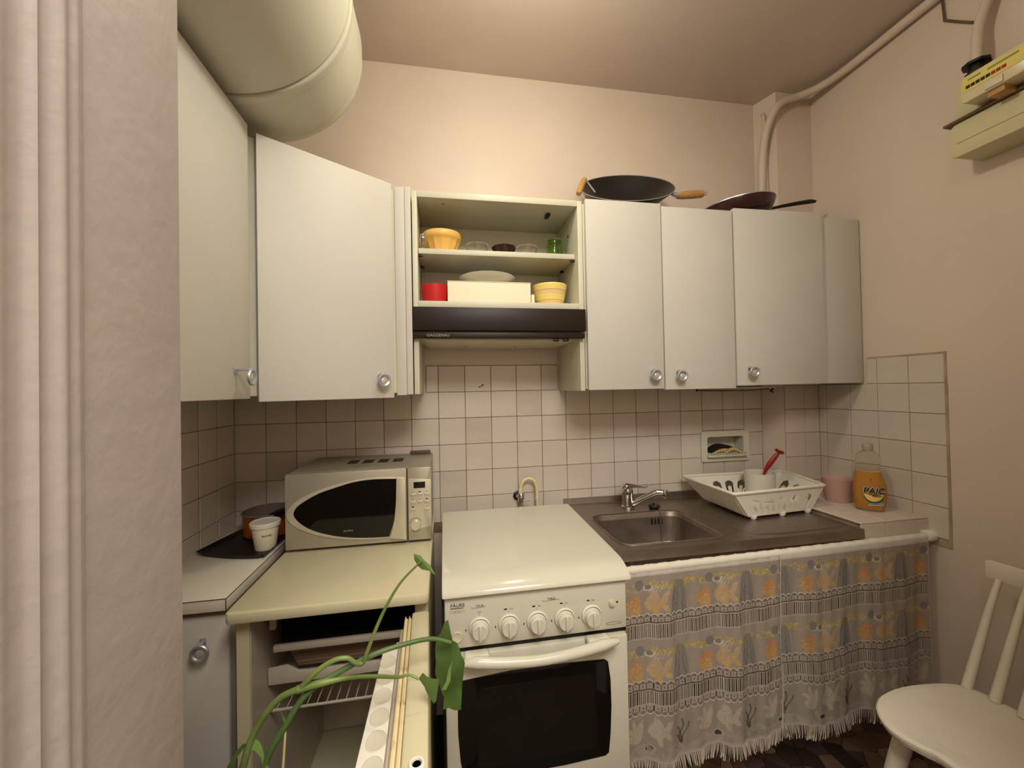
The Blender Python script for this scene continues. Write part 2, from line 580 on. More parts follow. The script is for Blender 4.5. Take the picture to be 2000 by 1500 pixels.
# right: two-door cupboard
t = thing('wall_cupboard', 'white two-door wall cupboard right of the extractor hood, wok on top', 'cupboard', (1.61, -0.29, ZB))
part('carcass', G().box(1.309, 1.912, -0.286, -0.008, ZB + .002, ZT - .006, 0.001), M['lam_in'], t)
d = part('door', G().box(1.3125, 1.6105, -0.288, -0.306, ZB - .002, ZT + .004, 0.0015), M['lam'], t)
ring_handle(d, 1.565, -0.306, 1.378, 0)
d = part('door', G().box(1.6145, 1.9125, -0.289, -0.307, ZB - .006, ZT - .006, 0.0015), M['lam'], t)
ring_handle(d, 1.668, -0.307, 1.374, 0)
t = thing('wall_cupboard', 'white single-door wall cupboard under the black pan handle', 'cupboard', (2.12, -0.29, ZB))
part('carcass', G().box(1.917, 2.318, -0.286, -0.105, ZB + .002, ZT - .006, 0.001), M['lam_in'], t)
d = part('door', G().prism([(1.9195, ZB + .004), (2.318, ZB + .006), (2.324, ZB + .012), (2.324, ZT + .002), (2.316, ZT + .008), (1.9195, ZT + .004)], -0.290, -0.309, 'y', 0.0015), M['lam'], t)
ring_handle(d, 1.972, -0.309, 1.385, 0)
solo('filler_panel', G().box(2.326, 2.514, -0.285, -0.299, ZB + .006, ZT - .006, 0.001), M['lam'], 'plain white filler panel closing the gap to the right wall', 'panel')

# hood cupboard with open shelves
t = thing('open_shelf_cupboard', 'white open wall cupboard with bowls on two shelves above the hood', 'cupboard', (1.0, -0.27, 1.63))
part('side_panel', G().box(0.694, 0.711, -0.284, -0.008, 1.326, 2.029, 0.001), M['lam_in'], t)
part('side_panel', G().box(1.289, 1.307, -0.284, -0.008, 1.326, 2.029, 0.001), M['lam_in'], t)
part('top_panel', G().box(0.7115, 1.2885, -0.284, -0.022, 2.008, 2.030, 0.001), M['lam_in'], t)
part('bottom_panel', G().box(0.7115, 1.2885, -0.284, -0.022, 1.627, 1.648, 0.001), M['lam_in'], t)
part('back_panel', G().box(0.7115, 1.2885, -0.0215, -0.010, 1.627, 2.030), M['lam_in'], t)
part('shelf', G().box(0.713, 1.287, -0.252, -0.024, 1.822, 1.841, 0.001), M['lam_in'], t)
for x, y in ((0.7135, -0.24), (0.7135, -0.10), (1.2865, -0.24), (1.2865, -0.10)):
    part('shelf_support', G().box(x - .002 if x < 1 else x - .012, x + .012 if x < 1 else x + .002, y - .006, y + .006, 1.815, 1.8215, 0.001), M['black'], t)
for x, z in ((1.2885, 1.94), (1.2885, 1.672), (0.7112, 1.95)):
    part('screw_hole', G().lathe([(0, .001), (.005, .001), (.006, 0)], 10).xf(Matrix.Rotation(-PI / 2 if x > 1 else PI / 2, 4, 'Y')).mv(x, -0.17, z), M['black'], t)
part('latch', G().box(1.19, 1.206, -0.22, -0.18, 1.998, 2.0075, 0.003), M['black'], t)
part('screw_cap', G().lathe([(0, -.002), (.005, -.002), (.006, 0)], 10).mv(0.80, -0.24, 2.0078), M['inkgrey'], t)

# extractor hood
t = thing('extractor_hood', 'dark brown flat extractor hood fitted under the open shelves', 'extractor hood', (1.0, -0.29, 1.515))
part('housing', G().box(0.712, 1.288, -0.282, -0.012, 1.524, 1.622, 0.001), M['cream'], t)
part('front_panel', G().box(0.692, 1.304, -0.2845, -0.312, 1.541, 1.622, 0.003), M['hood'], t)
part('visor', G().box(0.692, 1.300, -0.286, -0.306, 1.516, 1.537, 0.003), M['hood'], t)
part('lettering', stand(text_g('GAGGENAU', 0.0135, 0.0003, space=1.05)).mv(0.738, -0.3065, 1.5215), M['inkgrey'], t)
part('filter_plate', G().prism([(0.716, 1.5235), (0.745, 1.508), (1.262, 1.508), (1.284, 1.5235)], -0.28, -0.016, 'y', 0.001), M['cream'], t)
for x in (0.875, 1.075):
    part('screw', G().lathe([(0, -.0015), (.003, -.0015), (.0035, 0)], 10).mv(x, -0.12, 1.508), M['black'], t)
for x in (1.187, 1.224):
    part('switch', G().box(x, x + .018, -0.300, -0.286, 1.5065, 1.5155, 0.0015), M['black'], t)

# corner cupboard (diagonal door)
t = thing('corner_cupboard', 'white diagonal corner wall cupboard with one door, left of the hood', 'cupboard', (0.35, -0.3, ZB))
part('carcass', G().prism([(0.004, -0.008), (0.690, -0.008), (0.690, -0.300), (0.640, -0.300), (0.296, -0.546), (0.004, -0.546)], ZB + .002, ZT - .01, 'z'), M['lam_in'], t)
part('frame_strip', G().box(0.672, 0.6915, -0.3005, -0.3085, ZB - .004, ZT + .004, 0.001), M['lam'], t)
part('frame_strip', G().box(0.6385, 0.671, -0.3005, -0.3065, ZB - .006, ZT + .003, 0.001), M['lam'], t)
p0, p1 = Vector((0.321, -0.557, 0)), Vector((0.634, -0.341, 0))
dv = (p1 - p0); L = dv.length; ang = math.atan2(dv.y, dv.x)
d = part('door', G().box(0, L, 0, 0.018, ZB - .013, ZT - .006, 0.0015).rz(ang).mv(p0.x, p0.y, 0), M['lam'], t)
kp = p0 + dv * (0.875)
ring_handle(d, kp.x, kp.y, 1.372, ang, 0.0215)

# left wall cupboard
t = thing('wall_cupboard', 'white wall cupboard on the left wall beneath the boiler, handle seen edge-on', 'cupboard', (0.15, -0.85, ZB))
part('carcass', G().box(0.004, 0.290, -0.582, -1.235, ZB + .002, ZT - .01, 0.001), M['lam_in'], t)
d = part('door', G().box(0.2925, 0.3105, -0.577, -1.18, ZB - .004, ZT + .001, 0.002), M['lam'], t)
ring_handle(d, 0.3105, -0.648, 1.378, PI / 2, 0.0205, 0.034)

# ------------------------------------------------------------------ boiler
t = thing('water_heater', 'large cream cylindrical water heater above the left cupboards', 'water heater', (0.302, -0.8, 2.05))
XF = Matrix.Translation((0.302, 0, 2.322)) @ Matrix.Rotation(PI / 2, 4, 'X')      # local z -> -y


def ylathe(prof, seg=72):       # prof: (r, y)
    return G().lathe([(r, -y) for r, y in prof], seg).xf(XF)


part('tank', ylathe([(0.2, -1.225), (0.262, -1.21), (0.272, -1.19), (0.272, -0.651), (0.268, -0.648), (0.268, -0.640)]), M['boiler'], t, 30)
part('collar', ylathe([(0.268, -0.646), (0.2765, -0.645), (0.2785, -0.641), (0.2785, -0.626), (0.277, -0.622), (0.2745, -0.620), (0.2735, -0.618), (0.2735, -0.49), (0.2725, -0.4865), (0.262, -0.4865)]), M['boiler'], t, 25)
part('end_cap', ylathe([(0.262, -0.4868), (0.2705, -0.4855), (0.270, -0.470), (0.267, -0.452), (0.258, -0.438), (0.24, -0.43), (0.1, -0.425), (0.0, -0.425)]), M['boiler'], t, 25)
part('hanger', G().box(-0.004, 0.07, -0.70, -0.76, 2.18, 2.46, 0.003), M['boiler'], t)
part('hanger', G().box(-0.004, 0.07, -1.05, -1.11, 2.18, 2.46, 0.003), M['boiler'], t)

# ------------------------------------------------------------------ pipes, bracket, meter on the right
solo('water_pipe', G().tube([(2.285, -0.05, 2.028), (2.283, -0.055, 2.30), (2.285, -0.07, 2.46), (2.293, -0.095, 2.545), (2.318, -0.115, 2.605), (2.36, -0.122, 2.635), (2.42, -0.135, 2.652), (2.475, -0.20, 2.660), (2.495, -0.32, 2.664), (2.498, -0.6, 2.668), (2.498, -1.24, 2.668)], 0.0165, 14, 8), M['pipe'],
     'thick painted pipe curving from the corner along the ceiling edge', 'pipe')
solo('water_pipe', G().tube([(2.312, -0.062, 2.028), (2.306, -0.055, 2.3), (2.305, -0.052, 2.58), (2.312, -0.035, 2.62)], 0.008, 10, 6), M['pipe'],
     'thin painted vertical pipe beside the corner chase', 'pipe')
t = thing('wall_bracket', 'small rusty angle bracket on the right wall near the ceiling', 'bracket', (2.5, -0.63, 2.52))
part('arm', G().tube([(2.5165, -0.603, 2.580), (2.5165, -0.640, 2.541), (2.5165, -0.676, 2.505)], .0065, 6, flat=.6), M['rust'], t)
part('pin', G().tube([(2.514, -0.604, 2.577), (2.512, -0.600, 2.66)], 0.0035, 8), M['rust'], t)

t = thing('gas_meter', 'cream gas meter with yellow dial on the right wall', 'gas meter', (2.46, -0.85, 2.04))
part('lower_body', G().prism(rpoly(-1.10, -0.672, 2.043, 2.150, 0.022), 2.405, 2.521, 'x', 0.006), M['meter'], t)
part('flange', G().prism(rpoly(-1.106, -0.664, 2.150, 2.158, 0.003), 2.395, 2.521, 'x', 0.001), M['rust'], t)
part('upper_body', G().prism(rpoly(-1.09, -0.682, 2.158, 2.275, 0.022), 2.415, 2.521, 'x', 0.006), M['meter'], t)
part('rib', G().box(2.402, 2.406, -1.08, -0.69, 2.085, 2.089, 0.001), M['meter'], t)
ix = part('index_housing', G().prism(rpoly(-0.885, -0.742, 2.166, 2.245, 0.014), 2.342, 2.416, 'x', 0.004), M['clearplas'], t)
part('dial', G().box(2.3405, 2.3425, -0.878, -0.749, 2.196, 2.238, 0.0008), M['yelpaper'], ix)
for k in range(8):
    part('digit_window', G().box(2.3395, 2.3408, -0.757 - k * .011 - .009, -0.757 - k * .011, 2.204, 2.213), M['ink'] if k < 5 else M['redp'], ix)
part('scale_mark', G().box(2.3395, 2.3408, -0.868, -0.805, 2.224, 2.229).box(2.3395, 2.3408, -0.79, -0.762, 2.226, 2.230), M['olive'], ix)
part('label_plate', G().box(2.338, 2.344, -0.836, -0.798, 2.170, 2.190, 0.001), M['cream'], ix)
part('seal_block', G().box(2.352, 2.40, -0.832, -0.796, 2.150, 2.166, 0.002), M['wood'], t)
nut = G().lathe([(0.0, 0.0), (0.020, 0.0), (0.021, 0.012), (0.027, 0.013), (0.027, 0.038), (0.021, 0.040), (0.019, 0.058), (0.033, 0.060), (0.033, 0.068), (0.0, 0.068)], 8).mv(2.462, -0.712, 2.268)
part('union_nut', nut, M['black'], t, 20)
solo('gas_pipe', G().tube([(2.462, -0.712, 2.336), (2.466, -0.712, 2.39), (2.478, -0.712, 2.46), (2.49, -0.735, 2.55), (2.497, -0.75, 2.64)], 0.014, 12, 8), M['pipe'],
     'painted gas pipe rising from the meter to the ceiling', 'pipe')

# ------------------------------------------------------------------ pans on the cupboards
e = math.radians(50)
t = thing('wok', 'black wok with wooden handles tilted on top of the two-door cupboard', 'wok', (1.555, -0.17, 2.03))
R0 = 0.188
inner = [(0.0, -0.079), (0.06, -0.078), (0.085, -0.070), (0.14, -0.040), (0.178, -0.008), (R0, 0.0)]
outer = [(R0, 0.0), (R0 + .0015, -0.001), (0.181, -0.010), (0.143, -0.043), (0.088, -0.073), (0.062, -0.081), (0.0, -0.081)]
WM = Matrix.Translation((1.546, -0.165, 2.158)) @ Matrix.Rotation(math.radians(-11), 4, 'Y') @ Matrix.Rotation(PI / 2 - e, 4, 'X')
part('bowl', G().lathe(inner + outer[1:], 56).xf(WM), M['blackmetal'], t, 60)
part('rim', G().lathe([(R0 - .001, -.0008), (R0 + .002, -.0008), (R0 + .002, .0012), (R0 - .001, .0012)], 64, True).xf(WM), M['knobm'], t)
# long handle to the right
h0 = WM @ Vector((R0 * 0.93, -0.03, -0.02))
part('ferrule', G().tube([h0, (1.7250, -0.215, 2.1140), (1.7500, -0.215, 2.1120)], [.006, .008, .012], 10), M['knobm'], t)
part('handle', G().tube([(1.7400, -0.215, 2.1100), (1.7650, -0.215, 2.1130), (1.8050, -0.213, 2.1200), (1.8500, -0.211, 2.1260), (1.8600, -0.211, 2.1270)], [.011, .015, .0165, .015, .012], 14, 5), M['wood'], t)
part('hanging_ring', G().tube([(1.8580, -0.211, 2.1250), (1.8700, -0.211, 2.1330), (1.8790, -0.211, 2.1360), (1.8810, -0.211, 2.1290), (1.8700, -0.211, 2.1240), (1.8580, -0.211, 2.1270)], 0.0017, 8, 4), M['knobm'], t)
# loop handle on the left
hl = part('loop_handle', G().tube([(1.3980, -0.19, 2.1140), (1.3640, -0.20, 2.1480), (1.3540, -0.204, 2.1560)], [.004, .0026, .0026], 8, 4), M['knobm'], t)
part('loop_handle', G().tube([(1.3180, -0.235, 2.0840), (1.3440, -0.246, 2.0460)], .0025, 8), M['knobm'], t)
part('grip', G().tube([(1.3120, -0.238, 2.0780), (1.3160, -0.234, 2.0860), (1.3350, -0.217, 2.1260), (1.3500, -0.206, 2.1530), (1.3540, -0.204, 2.1590)], [.008, .0115, .012, .0105, .006], 12, 4), M['wood'], hl)

t = thing('frying_pan', 'dark aubergine frying pan with black handle on top of the cupboards', 'frying pan', (2.06, -0.165, 2.03))
PM = Matrix.Translation((2.050, -0.160, 2.046)) @ Matrix.Rotation(math.radians(-6.5), 4, 'Y')
part('bowl', G().lathe([(0.0, 0.003), (0.11, 0.003), (0.128, 0.012), (0.150, 0.052), (0.1525, 0.053), (0.153, 0.049), (0.133, 0.008), (0.115, 0.0), (0.0, 0.0)], 56).xf(PM), M['purple'], t, 50)
part('rim', G().lathe([(0.149, .052), (0.154, .052), (0.154, .0555), (0.149, .0555)], 56, True).xf(PM), M['knobm'], t)
part('handle', G().tube([(2.19, -0.18, 2.095), (2.23, -0.185, 2.105), (2.30, -0.192, 2.119), (2.38, -0.20, 2.132), (2.41, -0.203, 2.133)], [.008, .009, .0115, .0135, .008], 12, 5, flat=0.65), M['black'], t)

# ------------------------------------------------------------------ crockery on the shelves
def bowl_prof(rt, rb, h, th, curve=0.6, n=8):
    out = []
    for k in range(n + 1):
        t_ = k / n
        out.append((rb + (rt - rb) * (t_ ** curve), h * t_))
    inn = [(r - th, z) for r, z in reversed(out)]
    inn[-1] = (inn[-1][0], th)
    return [(0, 0)] + out + [(out[-1][0] - th / 2, h + th * .3)] + inn + [(0, th)]


SH1, SH2 = 1.8413, 1.6483
# yellow fluted bowl
def flute(a, z, r):
    if 0.012 < z - 0 < 0.060 and r > 0.03:
        k = math.sin(min(1, (z - .012) / .012) * PI / 2) * (1 if z < .05 else (0.060 - z) / .010)
        return 1 - 0.055 * k * abs(math.cos(a * 7)) ** 0.7
    return 1.0


pr = [(0, 0), (0.042, 0), (0.046, 0.003), (0.052, 0.014), (0.058, 0.026), (0.063, 0.038), (0.067, 0.048), (0.070, 0.0595), (0.0725, 0.062), (0.074, 0.072), (0.0735, 0.083), (0.071, 0.085), (0.0695, 0.083), (0.066, 0.05), (0.045, 0.008), (0, 0.006)]
t = thing('fluted_bowl', 'yellow fluted bowl at the left of the upper shelf', 'bowl', (0.795, -0.155, SH1))
part('body', G().lathe(pr, 112, mod=flute).mv(0.795, -0.155, SH1), M['yellow'], t, 60)


def glass_bowl(x, y, label, rt=.043):
    t = solo('glass_bowl', G().lathe(bowl_prof(rt, .026, .05, .0016, .55, 8), 40).mv(x, y, SH1), M['glass'], label, 'bowl', 'clear glass dessert bowls on the upper shelf', 60)
    return t


glass_bowl(0.928, -0.16, 'clear glass bowl beside the yellow fluted bowl', .044)
glass_bowl(1.122, -0.16, 'clear glass bowl beside the green tumbler', .042)
solo('dark_bowl', G().lathe(bowl_prof(.046, .032, .042, .003, .6, 6), 40, mod=lambda a, z, r: 1 + (.04 * math.cos(8 * a) if z > .03 else 0)).mv(1.030, -0.17, SH1), M['darkbowl'], 'small dark red scalloped bowl between two clear glass bowls', 'bowl', None, 60)


def facet(a, z, r):
    return 1 + 0.03 * abs(math.cos(4.5 * a)) * (1 if z < .05 else .3)


solo('green_tumbler', G().lathe([(0.041, 0.0), (0.0405, 0.012), (0.036, 0.034), (0.033, 0.044), (0.0325, 0.060), (0.031, 0.078), (0.028, 0.082), (0.0, 0.082), (0, 0.076), (0.027, 0.075), (0.030, 0.05), (0.034, 0.03), (0.0385, 0.0)], 72, mod=facet).mv(1.237, -0.165, SH1), M['greenglass'], 'green glass tumbler upside down at the right of the upper shelf', 'glass', None, 50)
t = thing('glass_jar', 'small clear clip-top jar at the far left of the upper shelf', 'jar', (0.7135, -0.165, SH1))
# a slim spice jar touching the left side panel
t.location = (0.7275, -0.225, SH1)
part('body', G().lathe([(0, 0), (.011, 0), (.0125, .003), (.0125, .045), (.010, .05), (.009, .05), (.011, .044), (.011, .004), (0, .003)], 20).mv(0.7275, -0.225, SH1), M['glass'], t, 50)
part('clip', G().tube([(0.7275, -0.2395, SH1 + .012), (0.7285, -0.241, SH1 + .03), (0.7275, -0.2385, SH1 + .052)], .0012, 6, 4), M['chrome'], t)
part('lid', G().lathe([(0, .0505), (.0105, .0505), (.0105, .058), (0, .058)], 20).mv(0.7275, -0.225, SH1), M['glass'], t)

solo('red_bowl', G().lathe(bowl_prof(.051, .036, .074, .004, .45, 9), 48).mv(0.766, -0.185, SH2), M['red'], 'plain red bowl at the left of the lower shelf', 'bowl', None, 60)
t = thing('cardboard_box', 'flat white cardboard box on the lower shelf under the plate', 'box', (0.966, -0.14, SH2))
part('box_body', G().box(0.812, 1.121, -0.222, -0.04, SH2 + .0005, SH2 + .086, 0.001), M['cardboard'], t)
part('lid', G().box(0.8105, 1.1225, -0.2235, -0.0385, SH2 + .0863, SH2 + .0885, 0.0008), M['cardboard'], t)
solo('card_packet', G().box(1.1245, 1.1355, -0.222, -0.10, SH2 + .0003, SH2 + .044, 0.001), M['cardboard'], 'small white packet standing between the white box and striped bowl', 'packet')
solo('dinner_plate', G().lathe([(0, 0), (.05, 0), (.055, .004), (.062, .009), (.09, .022), (.108, .032), (.1095, .034), (.107, .034), (.08, .021), (.058, .010), (0, .006)], 64).mv(0.967, -0.135, SH2 + .0888), M['china'], 'white dinner plate lying on the white cardboard box', 'plate', None, 60)
# yellow bowl with pink bands
t = thing('striped_bowl', 'yellow bowl with pink bands at the right of the lower shelf', 'bowl', (1.205, -0.185, SH2))


def stripe_bowl(z0, z1, n=6):
    f = lambda z: 0.045 + (0.0665 - 0.045) * (z / .085) ** .6
    return [(f(z0 + (z1 - z0) * k / n), z0 + (z1 - z0) * k / n) for k in range(n + 1)]


BX = (1.205, -0.185, SH2)
M['yb'] = mat('yellow_glaze', (236, 214, 120), 0.3)
M['pb'] = mat('pink_glaze', (232, 196, 140), 0.3)
M['sb'] = mat('pink_line_glaze', (204, 160, 116), 0.3)
part('body', G().lathe([(0, 0)] + stripe_bowl(0.0, .012, 3)[0:] , 48, caps=False).mv(*BX), M['yb'], t, 60)
part('pink_band', G().lathe(stripe_bowl(.012, .022, 3), 48, caps=False).mv(*BX), M['pb'], t, 60)
part('pink_line', G().lathe(stripe_bowl(.022, .025, 1), 48, caps=False).mv(*BX), M['sb'], t, 60)
part('yellow_band', G().lathe(stripe_bowl(.025, .046, 4), 48, caps=False).mv(*BX), M['yb'], t, 60)
part('pink_band', G().lathe(stripe_bowl(.046, .060, 3), 48, caps=False).mv(*BX), M['pb'], t, 60)
part('pink_line', G().lathe(stripe_bowl(.060, .063, 1), 48, caps=False).mv(*BX), M['sb'], t, 60)
part('rim', G().lathe(stripe_bowl(.063, .085, 4) + [(.0655, .0862), (.063, .085), (.055, .05), (.042, .006), (0, .005)], 48, caps=False).mv(*BX), M['yb'], t, 60)

# ------------------------------------------------------------------ rail under the right cupboards
t = thing('pull_out_rack', 'thin white pull-out rack fixed beneath the right cupboards', 'rack', (1.98, -0.16, 1.31))
part('tray', G().box(1.800, 2.150, -0.24, -0.06, 1.3215, 1.327, 0.001), M['cream'], t)
part('rod', G().tube([(1.80, -0.235, 1.317), (2.0, -0.225, 1.313), (2.15, -0.205, 1.317)], 0.003, 8, 3), M['rust'], t)
part('clip', G().tube([(2.155, -0.215, 1.326), (2.163, -0.213, 1.316), (2.153, -0.21, 1.309), (2.166, -0.21, 1.304)], 0.004, 8, 2), M['black'], t)
part('clip', G().tube([(1.796, -0.236, 1.3265), (1.790, -0.237, 1.314)], 0.0035, 8), M['black'], t)

# ------------------------------------------------------------------ soap dish and sponge
t = thing('soap_dish', 'white ceramic soap dish recessed in the back wall tiles', 'soap dish', (2.09, -0.01, 0.98))
def frame_g(x0, x1, z0, z1, a0, a1, c0, c1, y0, y1):
    o = rpoly(x0, x1, z0, z1, 0.010); i = rpoly(a0, a1, c0, c1, 0.012)
    n = len(o)
    vs = [(p[0], y0, p[1]) for p in o] + [(p[0], y0, p[1]) for p in i] + [(p[0], y1, p[1]) for p in o] + [(p[0], y1, p[1]) for p in i]
    fs = []
    for k in range(n):
        k2 = (k + 1) % n
        fs += [(k, k2, n + k2, n + k), (2 * n + k, 3 * n + k, 3 * n + k2, 2 * n + k2), (k, 2 * n + k, 2 * n + k2, k2), (n + k, n + k2, 3 * n + k2, 3 * n + k)]
    return G().raw(vs, fs)


part('frame', frame_g(1.966, 2.216, 0.981, 1.123, 1.996, 2.186, 1.010, 1.096, -0.010, 0.0055), M['enamel'], t)
part('recess', G().box(1.994, 2.190, 0.055, 0.060, 1.005, 1.100).box(1.994, 1.9965, 0.0, 0.055, 1.005, 1.1).box(2.1865, 2.190, 0.0, 0.055, 1.005, 1.1).box(1.994, 2.19, 0.0, 0.055, 1.005, 1.0095).box(1.994, 2.19, 0.0, 0.055, 1.0965, 1.1), M['enamel'], t)
lip = part('ledge', G().box(1.990, 2.192, -0.030, 0.05, 1.004, 1.0135, 0.003), M['enamel'], t)
for k in range(13):
    part('ridge', G().tube([(1.998 + k * .0157, -0.0305, 1.0125), (1.998 + k * .0157, -0.022, 1.018), (1.998 + k * .0157, 0.03, 1.0155)], .0035, 8), M['enamel'], lip)
t = thing('scouring_sponge', 'black and yellow scouring sponge lying in the soap dish', 'sponge', (2.09, 0.005, 1.019))
arc = lambda x0, x1, z, hgt, n=12: [(x0 + (x1 - x0) * k / n, z + hgt * math.sin(PI * k / n)) for k in range(n + 1)]
part('foam', G().prism(arc(2.015, 2.150, 1.020, 0.020) + list(reversed(arc(2.02, 2.145, 1.019, 0.006))), -0.012, 0.045, 'y', 0.001), M['sponge'], t)
part('scourer', G().prism(arc(2.012, 2.165, 1.022, 0.034) + list(reversed(arc(2.017, 2.16, 1.0215, 0.021))), -0.013, 0.045, 'y', 0.001), M['scour'], t)
t2 = thing('yellow_sponge', 'small folded beige sponge in front of the black scourer', 'sponge', (2.12, -0.018, 1.0185))
part('foam', G().prism(arc(2.075, 2.165, 1.0190, 0.026) + list(reversed(arc(2.085, 2.155, 1.019, 0.013))), -0.026, -0.0135, 'y', 0.001), M['sponge'], t2)

# ------------------------------------------------------------------ sink
SZ = 0.825
t = thing('sink_unit', 'stainless steel sink with drainboard between cooker and tiled ledge', 'sink', (1.75, -0.26, SZ))
X0, X1, Y0, Y1 = 1.298, 2.222, -0.522, -0.002
bx0, bx1, by0, by1, br = 1.348, 1.735, -0.478, -0.165, 0.055
ip = rpoly(bx0, bx1, by0, by1, br, 7)
n = len(ip)
op = []
for (x, y) in ip:     # radial projection of the basin edge onto the worktop outline
    fx = (x - bx0) / (bx1 - bx0); fy = (y - by0) / (by1 - by0)
    dx, dy = fx - .5, fy - .5
    m_ = max(abs(dx), abs(dy))
    ux, uy = dx / m_ * .5 + .5, dy / m_ * .5 + .5
    op.append((X0 + .012 + ux * (1.80 - X0 - .012), Y0 + .014 + uy * (Y1 - Y0 - .026)))
g = G()
vs = [(x, y, SZ) for x, y in op] + [(x, y, SZ) for x, y in ip]
g.raw(vs, [(k, (k + 1) % n, n + (k + 1) % n, n + k) for k in range(n)])
# corners of the outline ring
for cx, cy in ((X0 + .012, Y0 + .014), (1.80, Y0 + .014), (1.80, Y1 - .012), (X0 + .012, Y1 - .012)):
    pass
g.box(1.7995, X1 - .004, Y0 + .014, Y1 - .012, SZ - .004, SZ)
g.raw([(X0 + .012, Y0 + .014, SZ), (1.80, Y0 + .014, SZ), (1.80, Y1 - .012, SZ), (X0 + .012, Y1 - .012, SZ)], [])
part('deck', g, M['steel'], t, 20)
# raised rim: front lip, side, backsplash
g = G().prism([(Y0 + .0145, SZ), (Y0 + .008, SZ + .004), (Y0, SZ + .003), (Y0 - .001, SZ - .028), (Y0 + .002, SZ - .028), (Y0 + .004, SZ - .002)], X0, X1, 'x')
part('front_edge', g, M['steel'], t, 50)
part('side_edge', G().box(X1 - .004, X1, Y0, Y1 - .01, SZ - .028, SZ + .003, .001).box(X0, X0 + .012, Y0 + .014, Y1 - .012, SZ - .01, SZ + .002, .001), M['steel'], t)
part('backsplash', G().prism([(Y1 - .0125, SZ), (Y1 - .006, SZ + .004), (Y1 - .004, SZ + .028), (Y1, SZ + .029), (Y1, SZ - .004)], X0, 2.295, 'x'), M['steel'], t, 50)
# basin
g = G()
rings = [(0.0, 0.0), (0.004, -0.004), (0.008, -0.02), (0.014, -0.12), (0.03, -0.145), (0.06, -0.152)]
allp = []
for ins, dz in rings:
    allp.append([(x, y, SZ + dz) for x, y in rpoly(bx0 + ins, bx1 - ins, by0 + ins, by1 - ins, max(br - ins * .3, .02), 7)])
for a in range(len(allp) - 1):
    g.raw(allp[a] + allp[a + 1], [(k, (k + 1) % n, n + (k + 1) % n, n + k) for k in range(n)])
g.raw(allp[-1], [tuple(range(n))])
bas = part('basin', g, M['steel'], t, 50)
part('bead', G().tube([(x, y, SZ + .0012) for x, y in ip] + [(ip[0][0], ip[0][1], SZ + .0012)], 0.0022, 6), M['steel'], t, 50)
for k in range(4):
    part('overflow_slot', G().box(1.615 + k * .0145, 1.621 + k * .0145, by1 - .0125, by1 - .009, SZ - .050, SZ - .026, .001), M['black'], bas)
part('drain', G().lathe([(0, .002), (.03, .002), (.034, 0)], 24).mv(1.54, -0.32, SZ - .152), M['chrome'], bas)
part('drainboard_ridge', G().tube([(1.80, -0.10, SZ + .001), (1.79, -0.13, SZ + .001), (1.80, -0.30, SZ + .001), (1.84, -0.475, SZ + .001), (2.19, -0.475, SZ + .001)], 0.0016, 6, 3), M['steel'], t)

# mixer tap
t = thing('mixer_tap', 'chrome single-lever mixer tap at the back of the sink', 'tap', (1.55, -0.09, SZ))
part('body', G().lathe([(0, 0.0005), (.027, 0.0005), (.027, .008), (.0225, .012), (.022, .055), (.0235, .057), (.0235, .075), (.021, .083), (0, .083)], 28).mv(1.553, -0.095, SZ), M['chrome'], t, 40)
part('lever', G().tube([(1.530, -0.095, SZ + .083), (1.545, -0.098, SZ + .094), (1.565, -0.102, SZ + .094), (1.60, -0.110, SZ + .090), (1.622, -0.114, SZ + .086), (1.635, -0.116, SZ + .091)], [.014, .021, .016, .007, .0045, .003], 14, 5, flat=0.6), M['chrome'], t, 50)
sp = part('spout', G().tube([(1.568, -0.108, SZ + .018), (1.60, -0.125, SZ + .040), (1.64, -0.145, SZ + .066), (1.662, -0.156, SZ + .074), (1.682, -0.166, SZ + .073)], [.013, .0125, .012, .0115, .011], 14, 6), M['chrome'], t, 50)
part('aerator', G().lathe([(0, -.032), (.0105, -.032), (.012, -.028), (.0125, -.004), (.011, 0), (0, 0)], 20).mv(1.682, -0.166, SZ + .085), M['chrome'], sp, 40)
# plug with chain
t = thing('sink_plug', 'black rubber sink plug with chain on the sink rim', 'plug', (1.652, -0.14, SZ))
part('stopper', G().lathe([(0, .0005), (.019, .0005), (.022, .006), (.023, .014), (.020, .018), (.006, .019), (.005, .025), (0, .025)], 24).mv(1.650, -0.138, SZ), M['black'], t, 40)
part('chain', G().tube([(1.650, -0.140, SZ + .024), (1.655, -0.158, SZ + .012), (1.656, -0.1685, SZ + .004), (1.657, -0.180, SZ - .03), (1.657, -0.185, SZ - .12), (1.665, -0.23, SZ - .148)], 0.0016, 6, 5), M['rust'], t)

# gas tap with hose
t = thing('gas_tap', 'chrome gas tap with a looped cream hose on the wall behind the cooker', 'gas tap', (1.1, -0.03, 0.87))
part('wall_flange', G().lathe([(0, 0), (.018, 0), (.018, .008), (.012, .012), (0, .012)], 8).xf(Matrix.Rotation(PI / 2, 4, 'X')).mv(1.094, -0.001, 0.883), M['black'], t, 25)
part('valve_body', G().lathe([(0, 0), (.011, 0), (.014, .008), (.014, .03), (.010, .036), (0, .036)], 14).mv(1.105, -0.032, 0.863).add(G().tube([(1.094, -0.012, .883), (1.105, -0.032, .881)], .009, 10)), M['chrome'], t, 40)
part('lever', G().tube([(1.110, -0.046, 0.871), (1.140, -0.047, 0.872)], .0035, 8), M['chrome'], t)
part('hose', G().tube([(1.103, -0.032, 0.897), (1.103, -0.032, 0.915), (1.112, -0.032, 0.943), (1.135, -0.032, 0.958), (1.160, -0.032, 0.950), (1.172, -0.032, 0.922), (1.174, -0.034, 0.880), (1.174, -0.036, 0.83), (1.172, -0.04, 0.76)], .0065, 12, 6), M['hose'], t, 60)
